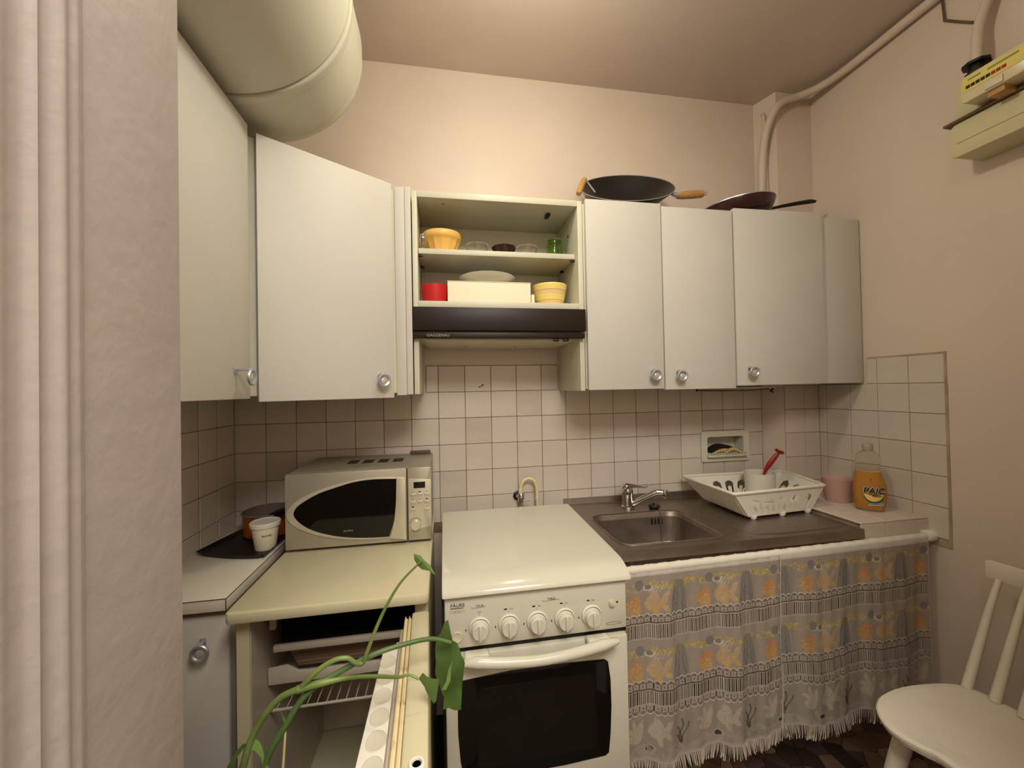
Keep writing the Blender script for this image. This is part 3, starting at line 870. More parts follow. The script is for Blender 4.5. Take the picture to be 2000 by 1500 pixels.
part('ferrule', G().lathe([(.0085, 0), (.0085, .012), (.007, .016)], 14).mv(1.174, -0.034, 0.866).add(G().lathe([(.0085, 0), (.0085, .016), (.007, .02)], 14).mv(1.103, -0.032, 0.898)), M['cream'], t)

# ------------------------------------------------------------------ dish rack and contents
t = thing('dish_rack', 'white plastic dish rack on the sink drainboard', 'dish rack', (2.07, -0.22, SZ))
def quad_ring(c, z, r=.012, nn=4):
    out = []
    m_ = len(c)
    for i in range(m_):
        p, a, b = Vector(c[i]), Vector(c[i - 1]), Vector(c[(i + 1) % m_])
        da, db = (a - p).normalized(), (b - p).normalized()
        for k in range(nn + 1):
            s_ = k / nn
            q = p + da * r * (1 - s_) ** 2 + db * r * s_ ** 2
            out.append((q.x, q.y, z))
    return out


RZ0, RZ1 = SZ + 0.012, SZ + 0.108
topc = [(1.842, -0.368), (2.272, -0.335), (2.345, -0.066), (1.838, -0.052)]
botc = [(1.918, -0.347), (2.222, -0.322), (2.226, -0.105), (1.915, -0.085)]
topr, botr = quad_ring(topc, RZ1), quad_ring(botc, RZ0)
part('rim', G().tube(topr + [topr[0], topr[1]], 0.0065, 8, caps=False), M['white'], t, 60)
part('base', G().raw(botr, [tuple(range(len(botr)))]).raw([(x, y, z + .003) for x, y, z in botr], [tuple(range(len(botr)))]), M['white'], t)


def wall_grid(i, name, cols, slots):
    """one side wall of the rack between rim and base with arched slots left open; cells list"""
    a0, a1 = Vector((*topc[i], RZ1)), Vector((*topc[(i + 1) % 4], RZ1))
    b0, b1 = Vector((*botc[i], RZ0)), Vector((*botc[(i + 1) % 4], RZ0))
    g = G()
    NU, NV = cols, 24
    nrm = ((a1 - a0).cross(b0 - a0)).normalized() * .0022
    P = lambda u, v: (a0.lerp(a1, u)).lerp(b0.lerp(b1, u), v)
    for iu in range(NU):
        for iv in range(NV):
            u, v = (iu + .5) / NU, (iv + .5) / NV
            if slots(u, v): continue
            q = [P(iu / NU, iv / NV), P((iu + 1) / NU, iv / NV), P((iu + 1) / NU, (iv + 1) / NV), P(iu / NU, (iv + 1) / NV)]
            k = len(g.v)
            g.v += [tuple(x) for x in q] + [tuple(x + nrm) for x in q]
            g.f += [(k, k + 1, k + 2, k + 3), (k + 7, k + 6, k + 5, k + 4), (k, k + 4, k + 5, k + 1), (k + 1, k + 5, k + 6, k + 2), (k + 2, k + 6, k + 7, k + 3), (k + 3, k + 7, k + 4, k)]
    return part(name, g, M['white'], t, 20)


def arches(n, w, asp, u0=.08, u1=.92, tongue=True):
    """inverted U slots: arch top, plastic tongue in the middle"""
    def f(u, v):
        if not (u0 < u < u1): return False
        s_ = (u - u0) / (u1 - u0) * n
        k = s_ - math.floor(s_) - .5
        if abs(k) > w: return False
        top = .30 + asp * (1 - math.sqrt(max(0, 1 - (k / w) ** 2)))
        if v < top or v > .88: return False
        if tongue and abs(k) < w * .42 and v > top + .22: return False
        return True
    return f


wall_grid(0, 'front_wall', 110, arches(5, .34, .14, .10, .93))
wall_grid(1, 'right_wall', 80, arches(3, .33, .14))
wall_grid(2, 'back_wall', 120, arches(6, .33, .14))
wall_grid(3, 'left_wall', 80, lambda u, v: False)
for k in range(18):
    u = .06 + .9 * k / 17
    a = Vector((*topc[3], RZ1)).lerp(Vector((*topc[0], RZ1)), u); b = Vector((*botc[3], RZ0)).lerp(Vector((*botc[0], RZ0)), u)
    o_ = Vector((-.003, 0, -.001))
    part('rib', G().tube([a.lerp(b, .25) + o_, a.lerp(b, .97) + o_], .0016, 5), M['white'], t)
for x, y in ((1.945, -0.338), (2.08, -0.328), (2.205, -0.318), (1.94, -0.095), (2.21, -0.115)):
    part('foot', G().lathe([(0, -.0115), (.008, -.0115), (.013, -.004), (.013, .003), (0, .003)], 14).mv(x, y, RZ0), M['white'], t)
# plate dividers inside
for k in range(7):
    x = 1.95 + k * .035
    part('divider', G().tube([(x, -0.11, RZ0 + .004), (x, -0.118, RZ0 + .035), (x + .002, -0.124, RZ0 + .045), (x, -0.13, RZ0 + .035), (x, -0.138, RZ0 + .004)], .003, 6, 3), M['white'], t)

t = thing('cutlery_cup', 'white cutlery cup standing in the dish rack', 'cup', (2.13, -0.15, RZ0))
part('cup_wall', G().lathe([(0, .0045), (.052, .0045), (.055, .008), (.060, .118), (.062, .121), (.0595, .121), (.053, .011), (0, .0085)], 40).mv(2.135, -0.160, RZ0), M['white'], t, 50)
t = thing('red_spatula', 'red plastic utensil leaning out of the white cutlery cup', 'utensil', (2.15, -0.17, RZ0 + .05))
part('handle', G().tube([(2.120, -0.175, 0.87), (2.140, -0.180, 0.955), (2.160, -0.188, 0.995), (2.180, -0.195, 1.024), (2.196, -0.2, 1.047)], [.003, .006, .0125, .011, .006], 12, 5, flat=.7), M['redp'], t, 60)
part('end_cap', G().lathe([(0, 0), (.010, 0), (.018, .004), (.018, .009), (0, .010)], 20).xf(Matrix.Translation((2.195, -0.2, 1.044)) @ Matrix.Rotation(math.radians(38), 4, 'Y')), M['redp'], t, 40)

# ------------------------------------------------------------------ things on the ledge
LZ = 0.8452
solo('pink_cup', G().lathe([(0, 0), (.041, 0), (.043, .003), (.053, .092), (.0545, .095), (.052, .095), (.041, .008), (0, .005)], 48).mv(2.405, -0.268, LZ), M['pink'], 'pink plastic tumbler on the tiled ledge behind the bottle', 'cup', None, 50)
t = thing('washing_up_bottle', 'bottle of amber washing-up liquid on the tiled ledge', 'bottle', (2.402, -0.40, LZ))
bo = [(0.0, -.036, .036), (.003, -.041, .041), (.012, -.045, .044), (.03, -.0475, .0475), (.06, -.049, .051), (.09, -.049, .050), (.118, -.0475, .044), (.14, -.045, .037), (.155, -.042, .033), (.170, -.0395, .0325), (.185, -.040, .0335), (.200, -.0405, .0335), (.213, -.037, .030), (.222, -.028, .022), (.228, -.0165, .0125), (.230, -.0145, .0105)]


def bottle_g(sh, z0=None, z1=None, nseg=40):
    pts_ = []
    for k in range(61):
        z = .230 * k / 60
        for (za, la, ra), (zb, lb, rb) in zip(bo[:-1], bo[1:]):
            if za <= z <= zb + 1e-9:
                s_ = (z - za) / (zb - za)
                pts_.append((z, la + (lb - la) * s_, ra + (rb - ra) * s_)); break
    g = G(); rows = []
    for z, l, r in pts_:
        if z0 is not None and z < z0 - 1e-9: continue
        if z1 is not None and z > z1 + 1e-9: continue
        cx, hw = (l + r) / 2, (r - l) / 2 - sh
        hd = hw * .62
        rows.append([(cx + hw * math.cos(2 * PI * k / nseg), hd * math.sin(2 * PI * k / nseg), z) for k in range(nseg)])
    for a, b in zip(rows[:-1], rows[1:]):
        g.raw(a + b, [(k, (k + 1) % nseg, nseg + (k + 1) % nseg, nseg + k) for k in range(nseg)])
    g.raw(rows[0], [tuple(reversed(range(nseg)))]).raw(rows[-1], [tuple(range(nseg))])
    return g


BA = math.radians(-40)
bput = lambda g: g.rz(BA).mv(2.402, -0.400, LZ + .0005)
part('bottle_shell', bput(bottle_g(0.0)), M['bottle'], t, 60)
part('liquid', bput(bottle_g(0.0012, .004, .153)), M['liquid'], t, 60)
part('cap', bput(G().lathe([(0, .2305), (.0155, .2305), (.0165, .235), (.0165, .252), (.014, .256), (0, .256)], 24).mv(-.002, 0, 0)), M['capm'], t, 40)


def onbottle(g, lift):
    out = []
    for x, y, z in g.v:
        for (za, la, ra), (zb, lb, rb) in zip(bo[:-1], bo[1:]):
            if za <= z <= zb: break
        s_ = (z - za) / (zb - za)
        l, r = la + (lb - la) * s_, ra + (rb - ra) * s_
        cx, hw = (l + r) / 2, (r - l) / 2
        q = max(-.98, min(.98, (x - cx) / hw))
        out.append((x, -hw * .62 * math.sqrt(1 - q * q) - lift + y, z))
    g.v = out
    return g


def flatpoly(pl, nsub=1):
    n_ = len(pl)
    cx = sum(p[0] for p in pl) / n_; cz = sum(p[1] for p in pl) / n_
    g = G(); NR = 5
    vs = []
    for r in range(1, NR + 1):
        vs += [(cx + (x - cx) * r / NR, 0, cz + (z - cz) * r / NR) for x, z in pl]
    vs.append((cx, 0, cz))
    fs = [(NR * n_, k, (k + 1) % n_) for k in range(n_)]
    for r in range(NR - 1):
        fs += [(r * n_ + k, r * n_ + (k + 1) % n_, (r + 1) * n_ + (k + 1) % n_, (r + 1) * n_ + k) for k in range(n_)]
    return g.raw(vs, fs)


half = lambda cx, cz, r, a0, a1, n_=20: [(cx + r * math.cos(a0 + (a1 - a0) * k / n_), cz + r * math.sin(a0 + (a1 - a0) * k / n_)) for k in range(n_ + 1)]
lb = part('label', bput(onbottle(flatpoly(half(.006, .068, .0285, PI, 2 * PI)), .0010)), M['lemon'], t, 60)
part('green_arc', bput(onbottle(flatpoly(half(.006, .0655, .031, PI * 1.1, PI * 1.95)), .0006)), M['greenp'], lb, 60)
part('blue_band', bput(onbottle(flatpoly([(-.012, .026), (.034, .030), (.036, .040), (-.006, .034)]), .0008)), M['bluep'], lb, 60)
part('white_band', bput(onbottle(flatpoly([(-.012, .023), (.034, .027), (.035, .0305), (-.010, .0265)]), .0009)), M['inkwhite'], lb, 60)
tg = stand(text_g('PAIC', .0295, .0001, shear=.15, offset=.0019)).mv(-.0255, 0, .0715)
part('lettering_outline', bput(onbottle(tg, .0020)), M['inkwhite'], lb, 60)
for body, sz, x, z in (('PAIC', .0295, -.0255, .0715), ('Citron', .0105, .000, .0595)):
    tg = stand(text_g(body, sz, .0002, shear=.15, offset=.0007 if sz > .02 else .0002))
    tg.v = [(a * (1.0), b, c) for a, b, c in tg.v]
    part('lettering', bput(onbottle(tg.mv(x, 0, z), .0038)), M['ink'], lb, 60)
part('emblem', bput(onbottle(flatpoly([(-.004, .119), (-.001, .119), (-.001, .124), (-.004, .124)]), .001)), M['ink'], lb, 60)

# ------------------------------------------------------------------ curtains under the sink
t = thing('curtain_rod', 'white curtain rod running from cooker to right wall below the sink edge', 'curtain rod', (1.9, -0.52, 0.775))
RA, RB = Vector((1.292, -0.5385, 0.776)), Vector((2.516, -0.518, 0.7815))
part('tube', G().tube([RA, RB], 0.0105, 14), M['white'], t)
part('end_bracket', G().lathe([(0, 0), (.020, 0), (.0205, .004), (.0205, .034), (.018, .037), (0, .037)], 24).xf(Matrix.Translation((2.5165, -0.518, 0.7815)) @ Matrix.Rotation(-PI / 2, 4, 'Y')), M['white'], t, 40)


def curtain_mat(name):
    m = bpy.data.materials.new(name)
    m.use_nodes = True
    nt = m.node_tree
    for n_ in list(nt.nodes): nt.nodes.remove(n_)
    out = nt.nodes.new('ShaderNodeOutputMaterial')
    at = nt.nodes.new('ShaderNodeAttribute'); at.attribute_name = 'print'
    df = nt.nodes.new('ShaderNodeBsdfDiffuse')
    tl = nt.nodes.new('ShaderNodeBsdfTranslucent')
    tr = nt.nodes.new('ShaderNodeBsdfTransparent')
    m1 = nt.nodes.new('ShaderNodeMixShader'); m1.inputs[0].default_value = .25
    m2 = nt.nodes.new('ShaderNodeMixShader')
    nt.links.new(at.outputs['Color'], df.inputs[0]); nt.links.new(at.outputs['Color'], tl.inputs[0])
    nt.links.new(df.outputs[0], m1.inputs[1]); nt.links.new(tl.outputs[0], m1.inputs[2])
    nt.links.new(at.outputs['Alpha'], m2.inputs[0])
    nt.links.new(tr.outputs[0], m2.inputs[1]); nt.links.new(m1.outputs[0], m2.inputs[2])
    nt.links.new(m2.outputs[0], out.inputs[0])
    return m


M['lace'] = curtain_mat('printed_lace')
rng = np.random.RandomState(3)


def inpoly(U, V, poly):
    ins = np.zeros(U.shape, bool)
    n_ = len(poly)
    for i in range(n_):
        x1, y1 = poly[i]; x2, y2 = poly[(i + 1) % n_]
        c = ((y1 > V) != (y2 > V)) & (U < (x2 - x1) * (V - y1) / (y2 - y1 + 1e-12) + x1)
        ins ^= c
    return ins


# fish facing left, tail at right; unit box, y down
FISH = [(-.50, .02), (-.42, -.14), (-.30, -.24), (-.22, -.50), (-.05, -.40), (.05, -.30), (.15, -.12), (.30, -.34), (.52, -.40), (.40, -.10), (.30, .02), (.44, .10), (.50, .26), (.30, .24), (.16, .12), (.06, .22), (.10, .46), (-.08, .42), (-.16, .26), (-.34, .20)]
FISHD = [(-.18, -.48), (.05, -.42), (.34, -.44), (.38, -.10), (.36, .30), (.28, .50), (.16, .24), (.06, .10), (-.02, .24), (-.08, .52), (-.24, .46), (-.36, .34), (-.20, .16), (-.30, .06), (-.50, -.04), (-.28, -.12), (-.44, -.26), (-.22, -.28)]
FISHU = [(-.04, .45), (-.28, .36), (-.40, .20), (-.28, .10), (-.16, .12), (-.34, -.02), (-.52, -.10), (-.30, -.18), (-.12, -.10), (-.20, -.34), (-.10, -.52), (.02, -.30), (.10, -.08), (.18, -.28), (.34, -.44), (.40, -.10), (.34, .16), (.30, .36), (.12, .50)]


def lace_print(nu, nv, width, phase):
    """returns colours (nv,nu,4). v in metres from the top (0 .. 0.60), u in metres"""
    U = (np.arange(nu) / (nu - 1) * width)[None, :].repeat(nv, 0)
    V = (np.arange(nv) / (nv - 1) * 0.60)[:, None].repeat(nu, 1)
    C = np.zeros((nv, nu, 4)); C[..., :3] = lin((198, 186, 170)); C[..., 3] = .68
    def put(mask, col, a, mix=1.0):
        C[mask, :3] = C[mask, :3] * (1 - mix) + np.array(lin(col)) * mix
        C[mask, 3] = a
    # sleeve
    put(V < .028, (222, 212, 200), .93)
    put((V >= .028) & (V < .05), (196, 182, 168), .75)
    period = .245
    def noise(sc, seed):
        r_ = np.random.RandomState(seed)
        gx = r_.rand(64, 64)
        x = (U * sc) % 63; y = (V * sc) % 63
        xi, yi = x.astype(int), y.astype(int); fx, fy = x - xi, y - yi
        return (gx[yi, xi] * (1 - fx) + gx[yi, xi + 1] * fx) * (1 - fy) + (gx[yi + 1, xi] * (1 - fx) + gx[yi + 1, xi + 1] * fx) * fy
    N1, N2 = noise(90, 1), noise(300, 2)
    C[..., :3] *= (0.94 + .12 * N2)[..., None]
    for row, vb in enumerate((.042, .247)):
        # garland
        cen = vb + .012 + .010 * np.abs(np.sin((U + phase) / period * 2 * PI))
        gm = (np.abs(V - cen) < .011 + .006 * (N1 - .5)) & (N1 > .38)
        put(gm, (206, 178, 100), .80, .62)
        put(gm & (N2 > .68), (236, 218, 150), .9, .7)
        for k in range(-1, 5):
            x0 = k * period - phase
            # fish
            cx = x0 + .055
            f1 = inpoly((U - cx) / .062, (V - vb - .085) / .088, FISHD)
            q = np.clip((V - vb - .045) / .08, 0, 1)
            put(f1, (214, 150, 98), .92)
            C[f1, :3] = (np.array(lin((212, 150, 112)))[None] * (1 - q[f1])[:, None] + np.array(lin((214, 180, 106)))[None] * q[f1][:, None])
            cx = x0 + .135
            f2 = inpoly((U - cx) / .086, (V - vb - .075) / .098, FISH)
            put(f2, (222, 180, 120), .92)
            C[f2, :3] = (np.array(lin((206, 176, 150)))[None] * (1 - q[f2])[:, None] + np.array(lin((214, 182, 106)))[None] * q[f2][:, None])
            put((f1 | f2) & (N2 > .72), (236, 206, 160), .94, .5)
            # white strokes over the fish
            for s_ in range(4):
                l = np.abs((U - x0 - .112 - s_ * .012) - (vb + .032 - V) * .7)
                put((l < .0016) & (V > vb + .018) & (V < vb + .040), (226, 216, 206), .9, .8)
            # shells
            sh = ((U - x0 - .075) / .014) ** 2 + ((V - vb - .014) / .016) ** 2 < 1 + .5 * (N1 - .5)
            put(sh, (124, 126, 140), .85, .75)
            rr = np.sqrt(((U - x0 - .105) / 1.4) ** 2 + (V - vb - .022) ** 2)
            put((rr > .009) & (rr < .0125) & (V > vb + .018), (226, 218, 208), .92)
            put(rr < .007, (120, 118, 126), .85, .7)
            # coral / sea weed bundle
            cx = x0 + .212
            hh = (V - vb - .008) / .10
            body = (np.abs(U - cx) < .010 + .020 * np.sqrt(np.clip(hh, 0, 1))) & (hh > 0) & (hh < 1)
            put(body, (140, 136, 138), .74, .6)
            vein = body & (np.abs(np.sin((U - cx) / (.006 + .010 * np.clip(hh, 0, 1)) * 2.2 + N1 * 2)) < .28)
            put(vein, (96, 94, 100), .82, .6)
    def scallops(v0, hgt, inv):
        w = .0225
        k = (U + phase) / w; fr = k - np.floor(k) - .5
        hh = (v0 + hgt - V) if not inv else (V - v0)
        dome = hgt * (.55 + .45 * np.sqrt(np.clip(1 - (fr * 2) ** 2, 0, 1)))
        m = (hh >= 0) & (hh <= dome)
        put(m, (190, 176, 164), .9)
        put(m & (hh > dome - .0035), (228, 216, 204), .95)
        put(m & (hh < dome - .005) & (hh > dome - .0075) & (np.abs(fr) < .36), (110, 98, 90), .55)
        put(m & (hh < dome - .010) & (hh > dome - .012) & (np.abs(fr) < .26), (110, 98, 90), .55)
        put(m & (np.abs(fr) > .455) & (hh < hgt * .62), (70, 60, 54), .35)
        put(m & (fr ** 2 * w * w + (hh - hgt * .25) ** 2 < .0018 ** 2), (90, 80, 70), .5)
    def ladder(v0, hgt):
        w = .0062
        k = U / w; fr = k - np.floor(k)
        m = (V >= v0) & (V <= v0 + hgt)
        put(m, (206, 192, 178), .9)
        put(m & (fr < .36) & (V > v0 + .004) & (V < v0 + hgt - .004), (60, 50, 44), .12)
        put((np.abs(V - v0) < .0018), (92, 82, 74), .8)
    scallops(.146, .028, False); ladder(.175, .050)
    scallops(.352, .028, False); ladder(.384, .048); scallops(.434, .028, True)
    put((V > .385) & (V < .435) & (C[..., 3] > .8) & (N1 > .6), (206, 194, 182), .92, .4)
    # white fish row
    for k in range(-1, 5):
        x0 = k * period - phase
        f1 = inpoly((U - x0 - .055) / .066, (V - .508) / .082, FISHU)
        f2 = inpoly((U - x0 - .135) / .082, (V - .512) / .092, FISH)
        put(f1 | f2, (206, 192, 174), .92)
        put((f1 | f2) & (N2 > .7), (188, 174, 158), .92)
        cx = x0 + .212
        for s_, (ax, top) in enumerate(((-.5, .03), (0.05, .075), (.45, .06), (-.25, .055))):
            yy = (.560 - V)
            l = np.abs((U - cx) - ax * yy - .004 * np.sin(yy * 120 + s_))
            put((l < .0025) & (yy > 0) & (yy < top), (96, 84, 84), .85, .9)
        rr = np.sqrt(((U - x0 - .100) / 1.5) ** 2 + ((V - .566)) ** 2)
        put((rr < .013), (196, 184, 172), .9)
        put((rr < .008), (96, 88, 84), .7)
    put((V > .562 + .012 * np.sin((U + phase) * 60)) & (N1 > .40), (186, 174, 162), .88, .7)
    put((V > .590), (196, 184, 172), .92)
    put((U < .004) | (U > width - .004), (214, 202, 190), .95)
    return C


def curtain(name, label, xa, xb, phase, dy, seed, drop):
    r_ = random.Random(seed)
    tt = thing(name, label, 'curtain', ((xa + xb) / 2, -0.53, 0.6), 'lace curtains under the sink')
    nu, nv = 330, 330
    wid = xb - xa
    C = lace_print(nu, nv, wid * 1.03, phase)
    u = np.linspace(0, 1, nu)[None, :].repeat(nv, 0); v = np.linspace(0, 1, nv)[:, None].repeat(nu, 1)
    s_ = (xa + u * wid - RA.x) / (RB.x - RA.x)
    ph = [r_.uniform(0, 6) for _ in range(4)]
    fold = lambda uu, vv: (.006 * np.sin(uu * 14 + ph[0]) * (.35 + vv) + .004 * np.sin(uu * 29 + ph[1] + vv) * (.3 + .7 * vv) + .0015 * np.sin(uu * 75 + ph[2]))
    yrod = RA.y + (RB.y - RA.y) * s_; zrod = RA.z + (RB.z - RA.z) * s_
    dropf = lambda uu: drop + .006 * np.sin(uu * 13 + ph[3]) + .003 * np.sin(uu * 31)
    zz = zrod + .012 - v * dropf(u)
    zz += .004 * np.sin(u * 22 + ph[1]) * np.clip(np.sin(v * PI * 3.0), 0, 1) * v
    front = yrod - .0125 - dy
    top = np.clip(1 - v * 22, 0, 1)
    yy = front + top ** 2 * .010 + fold(u, v) * np.clip(v * 6, 0, 1)
    xx = xa + u * wid + .004 * np.sin(v * 9 + ph[2]) * v
    vs = np.stack([xx, yy, zz], -1).reshape(-1, 3)
    L = rootloc(tt)
    vs = vs - np.array([L.x, L.y, L.z])
    idx = np.arange(nu * nv).reshape(nv, nu)
    q = np.stack([idx[:-1, :-1], idx[:-1, 1:], idx[1:, 1:], idx[1:, :-1]], -1).reshape(-1, 4)
    me = bpy.data.meshes.new('cloth')
    me.vertices.add(len(vs)); me.vertices.foreach_set('co', vs.ravel())
    me.loops.add(q.size); me.loops.foreach_set('vertex_index', q.ravel())
    me.polygons.add(len(q)); me.polygons.foreach_set('loop_start', np.arange(len(q)) * 4)
    me.update(calc_edges=True)
    at = me.color_attributes.new('print', 'FLOAT_COLOR', 'POINT')
    at.data.foreach_set('color', C.reshape(-1).astype(np.float32))
    me.polygons.foreach_set('use_smooth', [True] * len(q))
    me.materials.append(M['lace'])
    o = bpy.data.objects.new('cloth', me); COL.objects.link(o); o.parent = tt
    # gathered sleeve over the rod
    gs = G()
    for i in range(0, nu - 1, 3):
        pass
    n_ = 60; ring = 10
    vsx, fsx = [], []
    for k in range(n_ + 1):
        uu = k / n_; x = xa + uu * wid; s1 = (x - RA.x) / (RB.x - RA.x)
        cy, cz = RA.y + (RB.y - RA.y) * s1, RA.z + (RB.z - RA.z) * s1
        rr = .0128 + .0007 * math.sin(uu * 70 + ph[0]) + .0005 * math.sin(uu * 160)
        for a in range(ring):
            t_ = 2 * PI * a / ring
            vsx.append((x, cy + rr * math.cos(t_) - dy * .3, cz + rr * math.sin(t_)))
    for k in range(n_):
        for a in range(ring):
            fsx.append((k * ring + a, k * ring + (a + 1) % ring, (k + 1) * ring + (a + 1) % ring, (k + 1) * ring + a))
    part('rod_sleeve', gs.raw(vsx, fsx), M['sleeve'], tt, 60)
    # fringe
    gf = G(); n_ = int(wid / .0034)
    for k in range(n_):
        uu = (k + .5) / n_
        col = int(uu * (nu - 1))
        x, y, z = vs[(nv - 1) * nu + col] + np.array([L.x, L.y, L.z])
        lean = .010 * math.sin(uu * 17 + ph[0]) + r_.uniform(-.004, .004)
        ln = .042 + r_.uniform(-.006, .004)
        w_ = .0010
        gf.raw([(x - w_, y, z + .002), (x + w_, y, z + .002), (x + w_ + lean * .5, y - .003, z - ln * .5), (x - w_ + lean * .5, y - .003, z - ln * .5), (x + w_ * .8 + lean, y - .002 + r_.uniform(-.003, .003), z - ln), (x - w_ * .8 + lean, y - .002, z - ln)], [(0, 1, 2, 3), (3, 2, 4, 5)])
    part('fringe', gf, M['fringe'], tt, 60, kind='stuff')
    return tt


M['sleeve'] = mat('curtain_sleeve', (216, 206, 192), 0.85)
M['fringe'] = mat('curtain_fringe', (200, 186, 172), 0.85)
curtain('lace_curtain', 'left lace curtain panel with orange fish beside the cooker', 1.302, 1.872, .010, .0, 3, .585)
curtain('lace_curtain', 'right lace curtain panel with orange fish behind the chair', 1.862, 2.478, -.045, .003, 8, .575)

# ------------------------------------------------------------------ cooker
t = thing('gas_cooker', 'white gas cooker with closed lid, five knobs and oven door', 'cooker', (1.03, -0.38, 0))
CX0, CX1, CY = 0.779, 1.283, -0.652
part('body', G().box(CX0, CX1 - .002, -0.615, -0.085, 0.02, 0.815, 0.003), M['enamel'], t)
lidp = [(-0.110, 0.846), (-0.108, 0.861), (-0.114, 0.8655), (-0.58, 0.852), (-0.60, 0.8505), (-0.622, 0.846), (-0.643, 0.837), (-0.658, 0.826), (-0.664, 0.818), (-0.664, 0.815), (-0.655, 0.8145), (-0.12, 0.838)]
lg = G().prism(lidp, CX0 - .001, CX1 + .002, 'x', 0.004)
part('lid', lg, M['enamel'], t, 35)
part('hob_rim', G().box(CX0, CX1, -0.655, -0.10, 0.8155 - .002, 0.8135 + .0, 0.0005).prism([(-0.653, 0.811), (-0.653, 0.8145), (-0.09, 0.838), (-0.09, 0.811)], CX0 + .002, CX1 - .002, 'x'), M['enamel'], t)
part('side_trim', G().box(CX0 - .002, CX0 + .004, -0.640, -0.62, 0.03, 0.806, .001), M['black'], t)
pn = part('control_panel', G().box(CX0 + .0045, CX1 - .008, -0.6175, CY, 0.679, 0.8085, 0.006), M['enamel'], t)
kpos = [(0.872, 0.726), (0.948, 0.7255), (1.023, 0.7245), (1.098, 0.724), (1.173, 0.7235)]
for x, z in kpos:
    k = G().lathe([(0, .0), (.0245, .0), (.0245, .006), (.0215, .010), (.0205, .020), (.0185, .0225), (0, .0225)], 32)
    k.box(-.0035, .0035, -.0195, .0195, .0215, .0275, .002)
    k.xf(Matrix.Translation((x, CY - .0005, z)) @ Matrix.Rotation(PI / 2, 4, 'X'))
    kb = part('knob', k, M['enamel'], t, 30)
    part('skirt', G().lathe([(.0245, .001), (.0275, .001), (.0278, .004), (.0255, .0075), (.0245, .0075)], 32, True).xf(Matrix.Translation((x, CY - .0005, z + .003)) @ Matrix.Rotation(PI / 2, 4, 'X')), M['white'], kb, 30)
ty = CY - .0004
part('lettering', stand(text_g('F\u00c5URE', .0125, .0003)).mv(0.7985, ty, 0.786), M['ink'], pn)
part('lettering_underline', G().box(0.7985, 0.8315, ty - .0003, ty, 0.7822, 0.7838), M['ink'], pn)
ov = [(0.8155 + .020 * math.cos(2 * PI * k / 40), ty, 0.7745 + .0035 * math.sin(2 * PI * k / 40)) for k in range(41)]
part('oval_mark', G().tube(ov, .0004, 4), M['inkgrey'], pn)
part('lettering', stand(text_g('CGC 500', .0045, .0003)).mv(0.806, ty, 0.773), M['inkgrey'], pn)
part('lettering', stand(text_g('FOUR', .0075, .0003)).mv(0.864, ty, 0.781), M['inkbrown'], pn)
part('lettering', stand(text_g('TABLE', .0075, .0003)).mv(1.052, ty, 0.7785), M['ink'], pn)
for x0_, x1_, z in ((0.852, 0.890, 0.7795), (1.038, 1.085, 0.777)):
    part('swoosh', G().tube([(x0_, ty, z + .002), (x0_ + .006, ty, z - .001), (x1_, ty, z + .0012)], .0005, 5, 5), M['inkbrown'], pn)
for i, (x, z) in enumerate(kpos):
    mk = G().box(x - .0008, x + .0008, ty - .0003, ty, z + .0335, z + .0352).box(x - .036, x - .0345, ty - .0003, ty, z - .004, z + .002).box(x - .0365, x - .034, ty - .0003, ty, z - .003, z + .0005)
    mk.box(x - .012 + .0035, x - .0115 + .005, ty - .0003, ty, z - .033, z - .031)
    if i: mk.box(x - .012, x - .004, ty - .0003, ty, z + .040, z + .0432)
    part('dial_mark', mk, M['ink'], pn)
    part('lettering', stand(text_g('Gaz', .0065, .0002)).mv(x + (.001 if i else -.006), ty, z + .0395), M['inkgrey'], pn)
ig = part('igniter_button', G().lathe([(0, .008), (.005, .008), (.0055, .006), (.0085, .006), (.0095, 0)], 22).xf(Matrix.Translation((1.232, CY - .0004, 0.7515)) @ Matrix.Rotation(PI / 2, 4, 'X')), M['cream'], t, 30)
part('light_button', G().lathe([(0, .003), (.010, .003), (.0125, .004), (.0135, 0)], 26).xf(Matrix.Translation((0.815, CY - .0004, 0.711)) @ Matrix.Rotation(PI / 2, 4, 'X')), M['cream'], t, 30)
part('dot', G().lathe([(0, .0004), (.0028, .0004)], 14).xf(Matrix.Translation((1.2475, CY, 0.752)) @ Matrix.Rotation(PI / 2, 4, 'X')), M['inkgrey'], pn)
ov = [(1.236 + .0225 * math.cos(2 * PI * k / 40), ty, 0.6965 + .0035 * math.sin(2 * PI * k / 40)) for k in range(41)]
part('oval_mark', G().tube(ov, .0005, 4), M['inkbrown'], pn)
# oven door
part('door_gap', G().box(CX0 + .004, CX1 - .006, -0.6155, -0.640, 0.665, 0.6785), M['black'], t)
od = part('oven_door', G().box(CX0 + .0045, CX1 - .008, -0.6155, CY - .003, 0.22, 0.664, 0.006), M['enamel'], t)
glass = [(0.822, 0.602), (0.953, 0.611), (1.099, 0.610), (1.206, 0.606), (1.216, 0.598), (1.222, 0.552), (1.223, 0.479), (1.219, 0.407), (1.213, 0.357), (1.203, 0.350), (1.094, 0.345), (0.95, 0.345), (0.838, 0.35), (0.827, 0.357), (0.818, 0.40), (0.813, 0.47), (0.813, 0.53), (0.816, 0.575)]
og = part('oven_window', G().prism(glass, CY - .0032, CY - .0052, 'y', .0006), M['blackglass'], od)
inn = G().prism([(0.872, 0.575), (1.165, 0.575), (1.178, 0.56), (1.178, 0.385), (1.165, 0.375), (0.875, 0.375), (0.862, 0.39), (0.862, 0.56)], CY - .0052, CY - .0054, 'y')
part('window_print', inn, mat('window_inner', (24, 18, 13), 0.05, spec=.6), og)
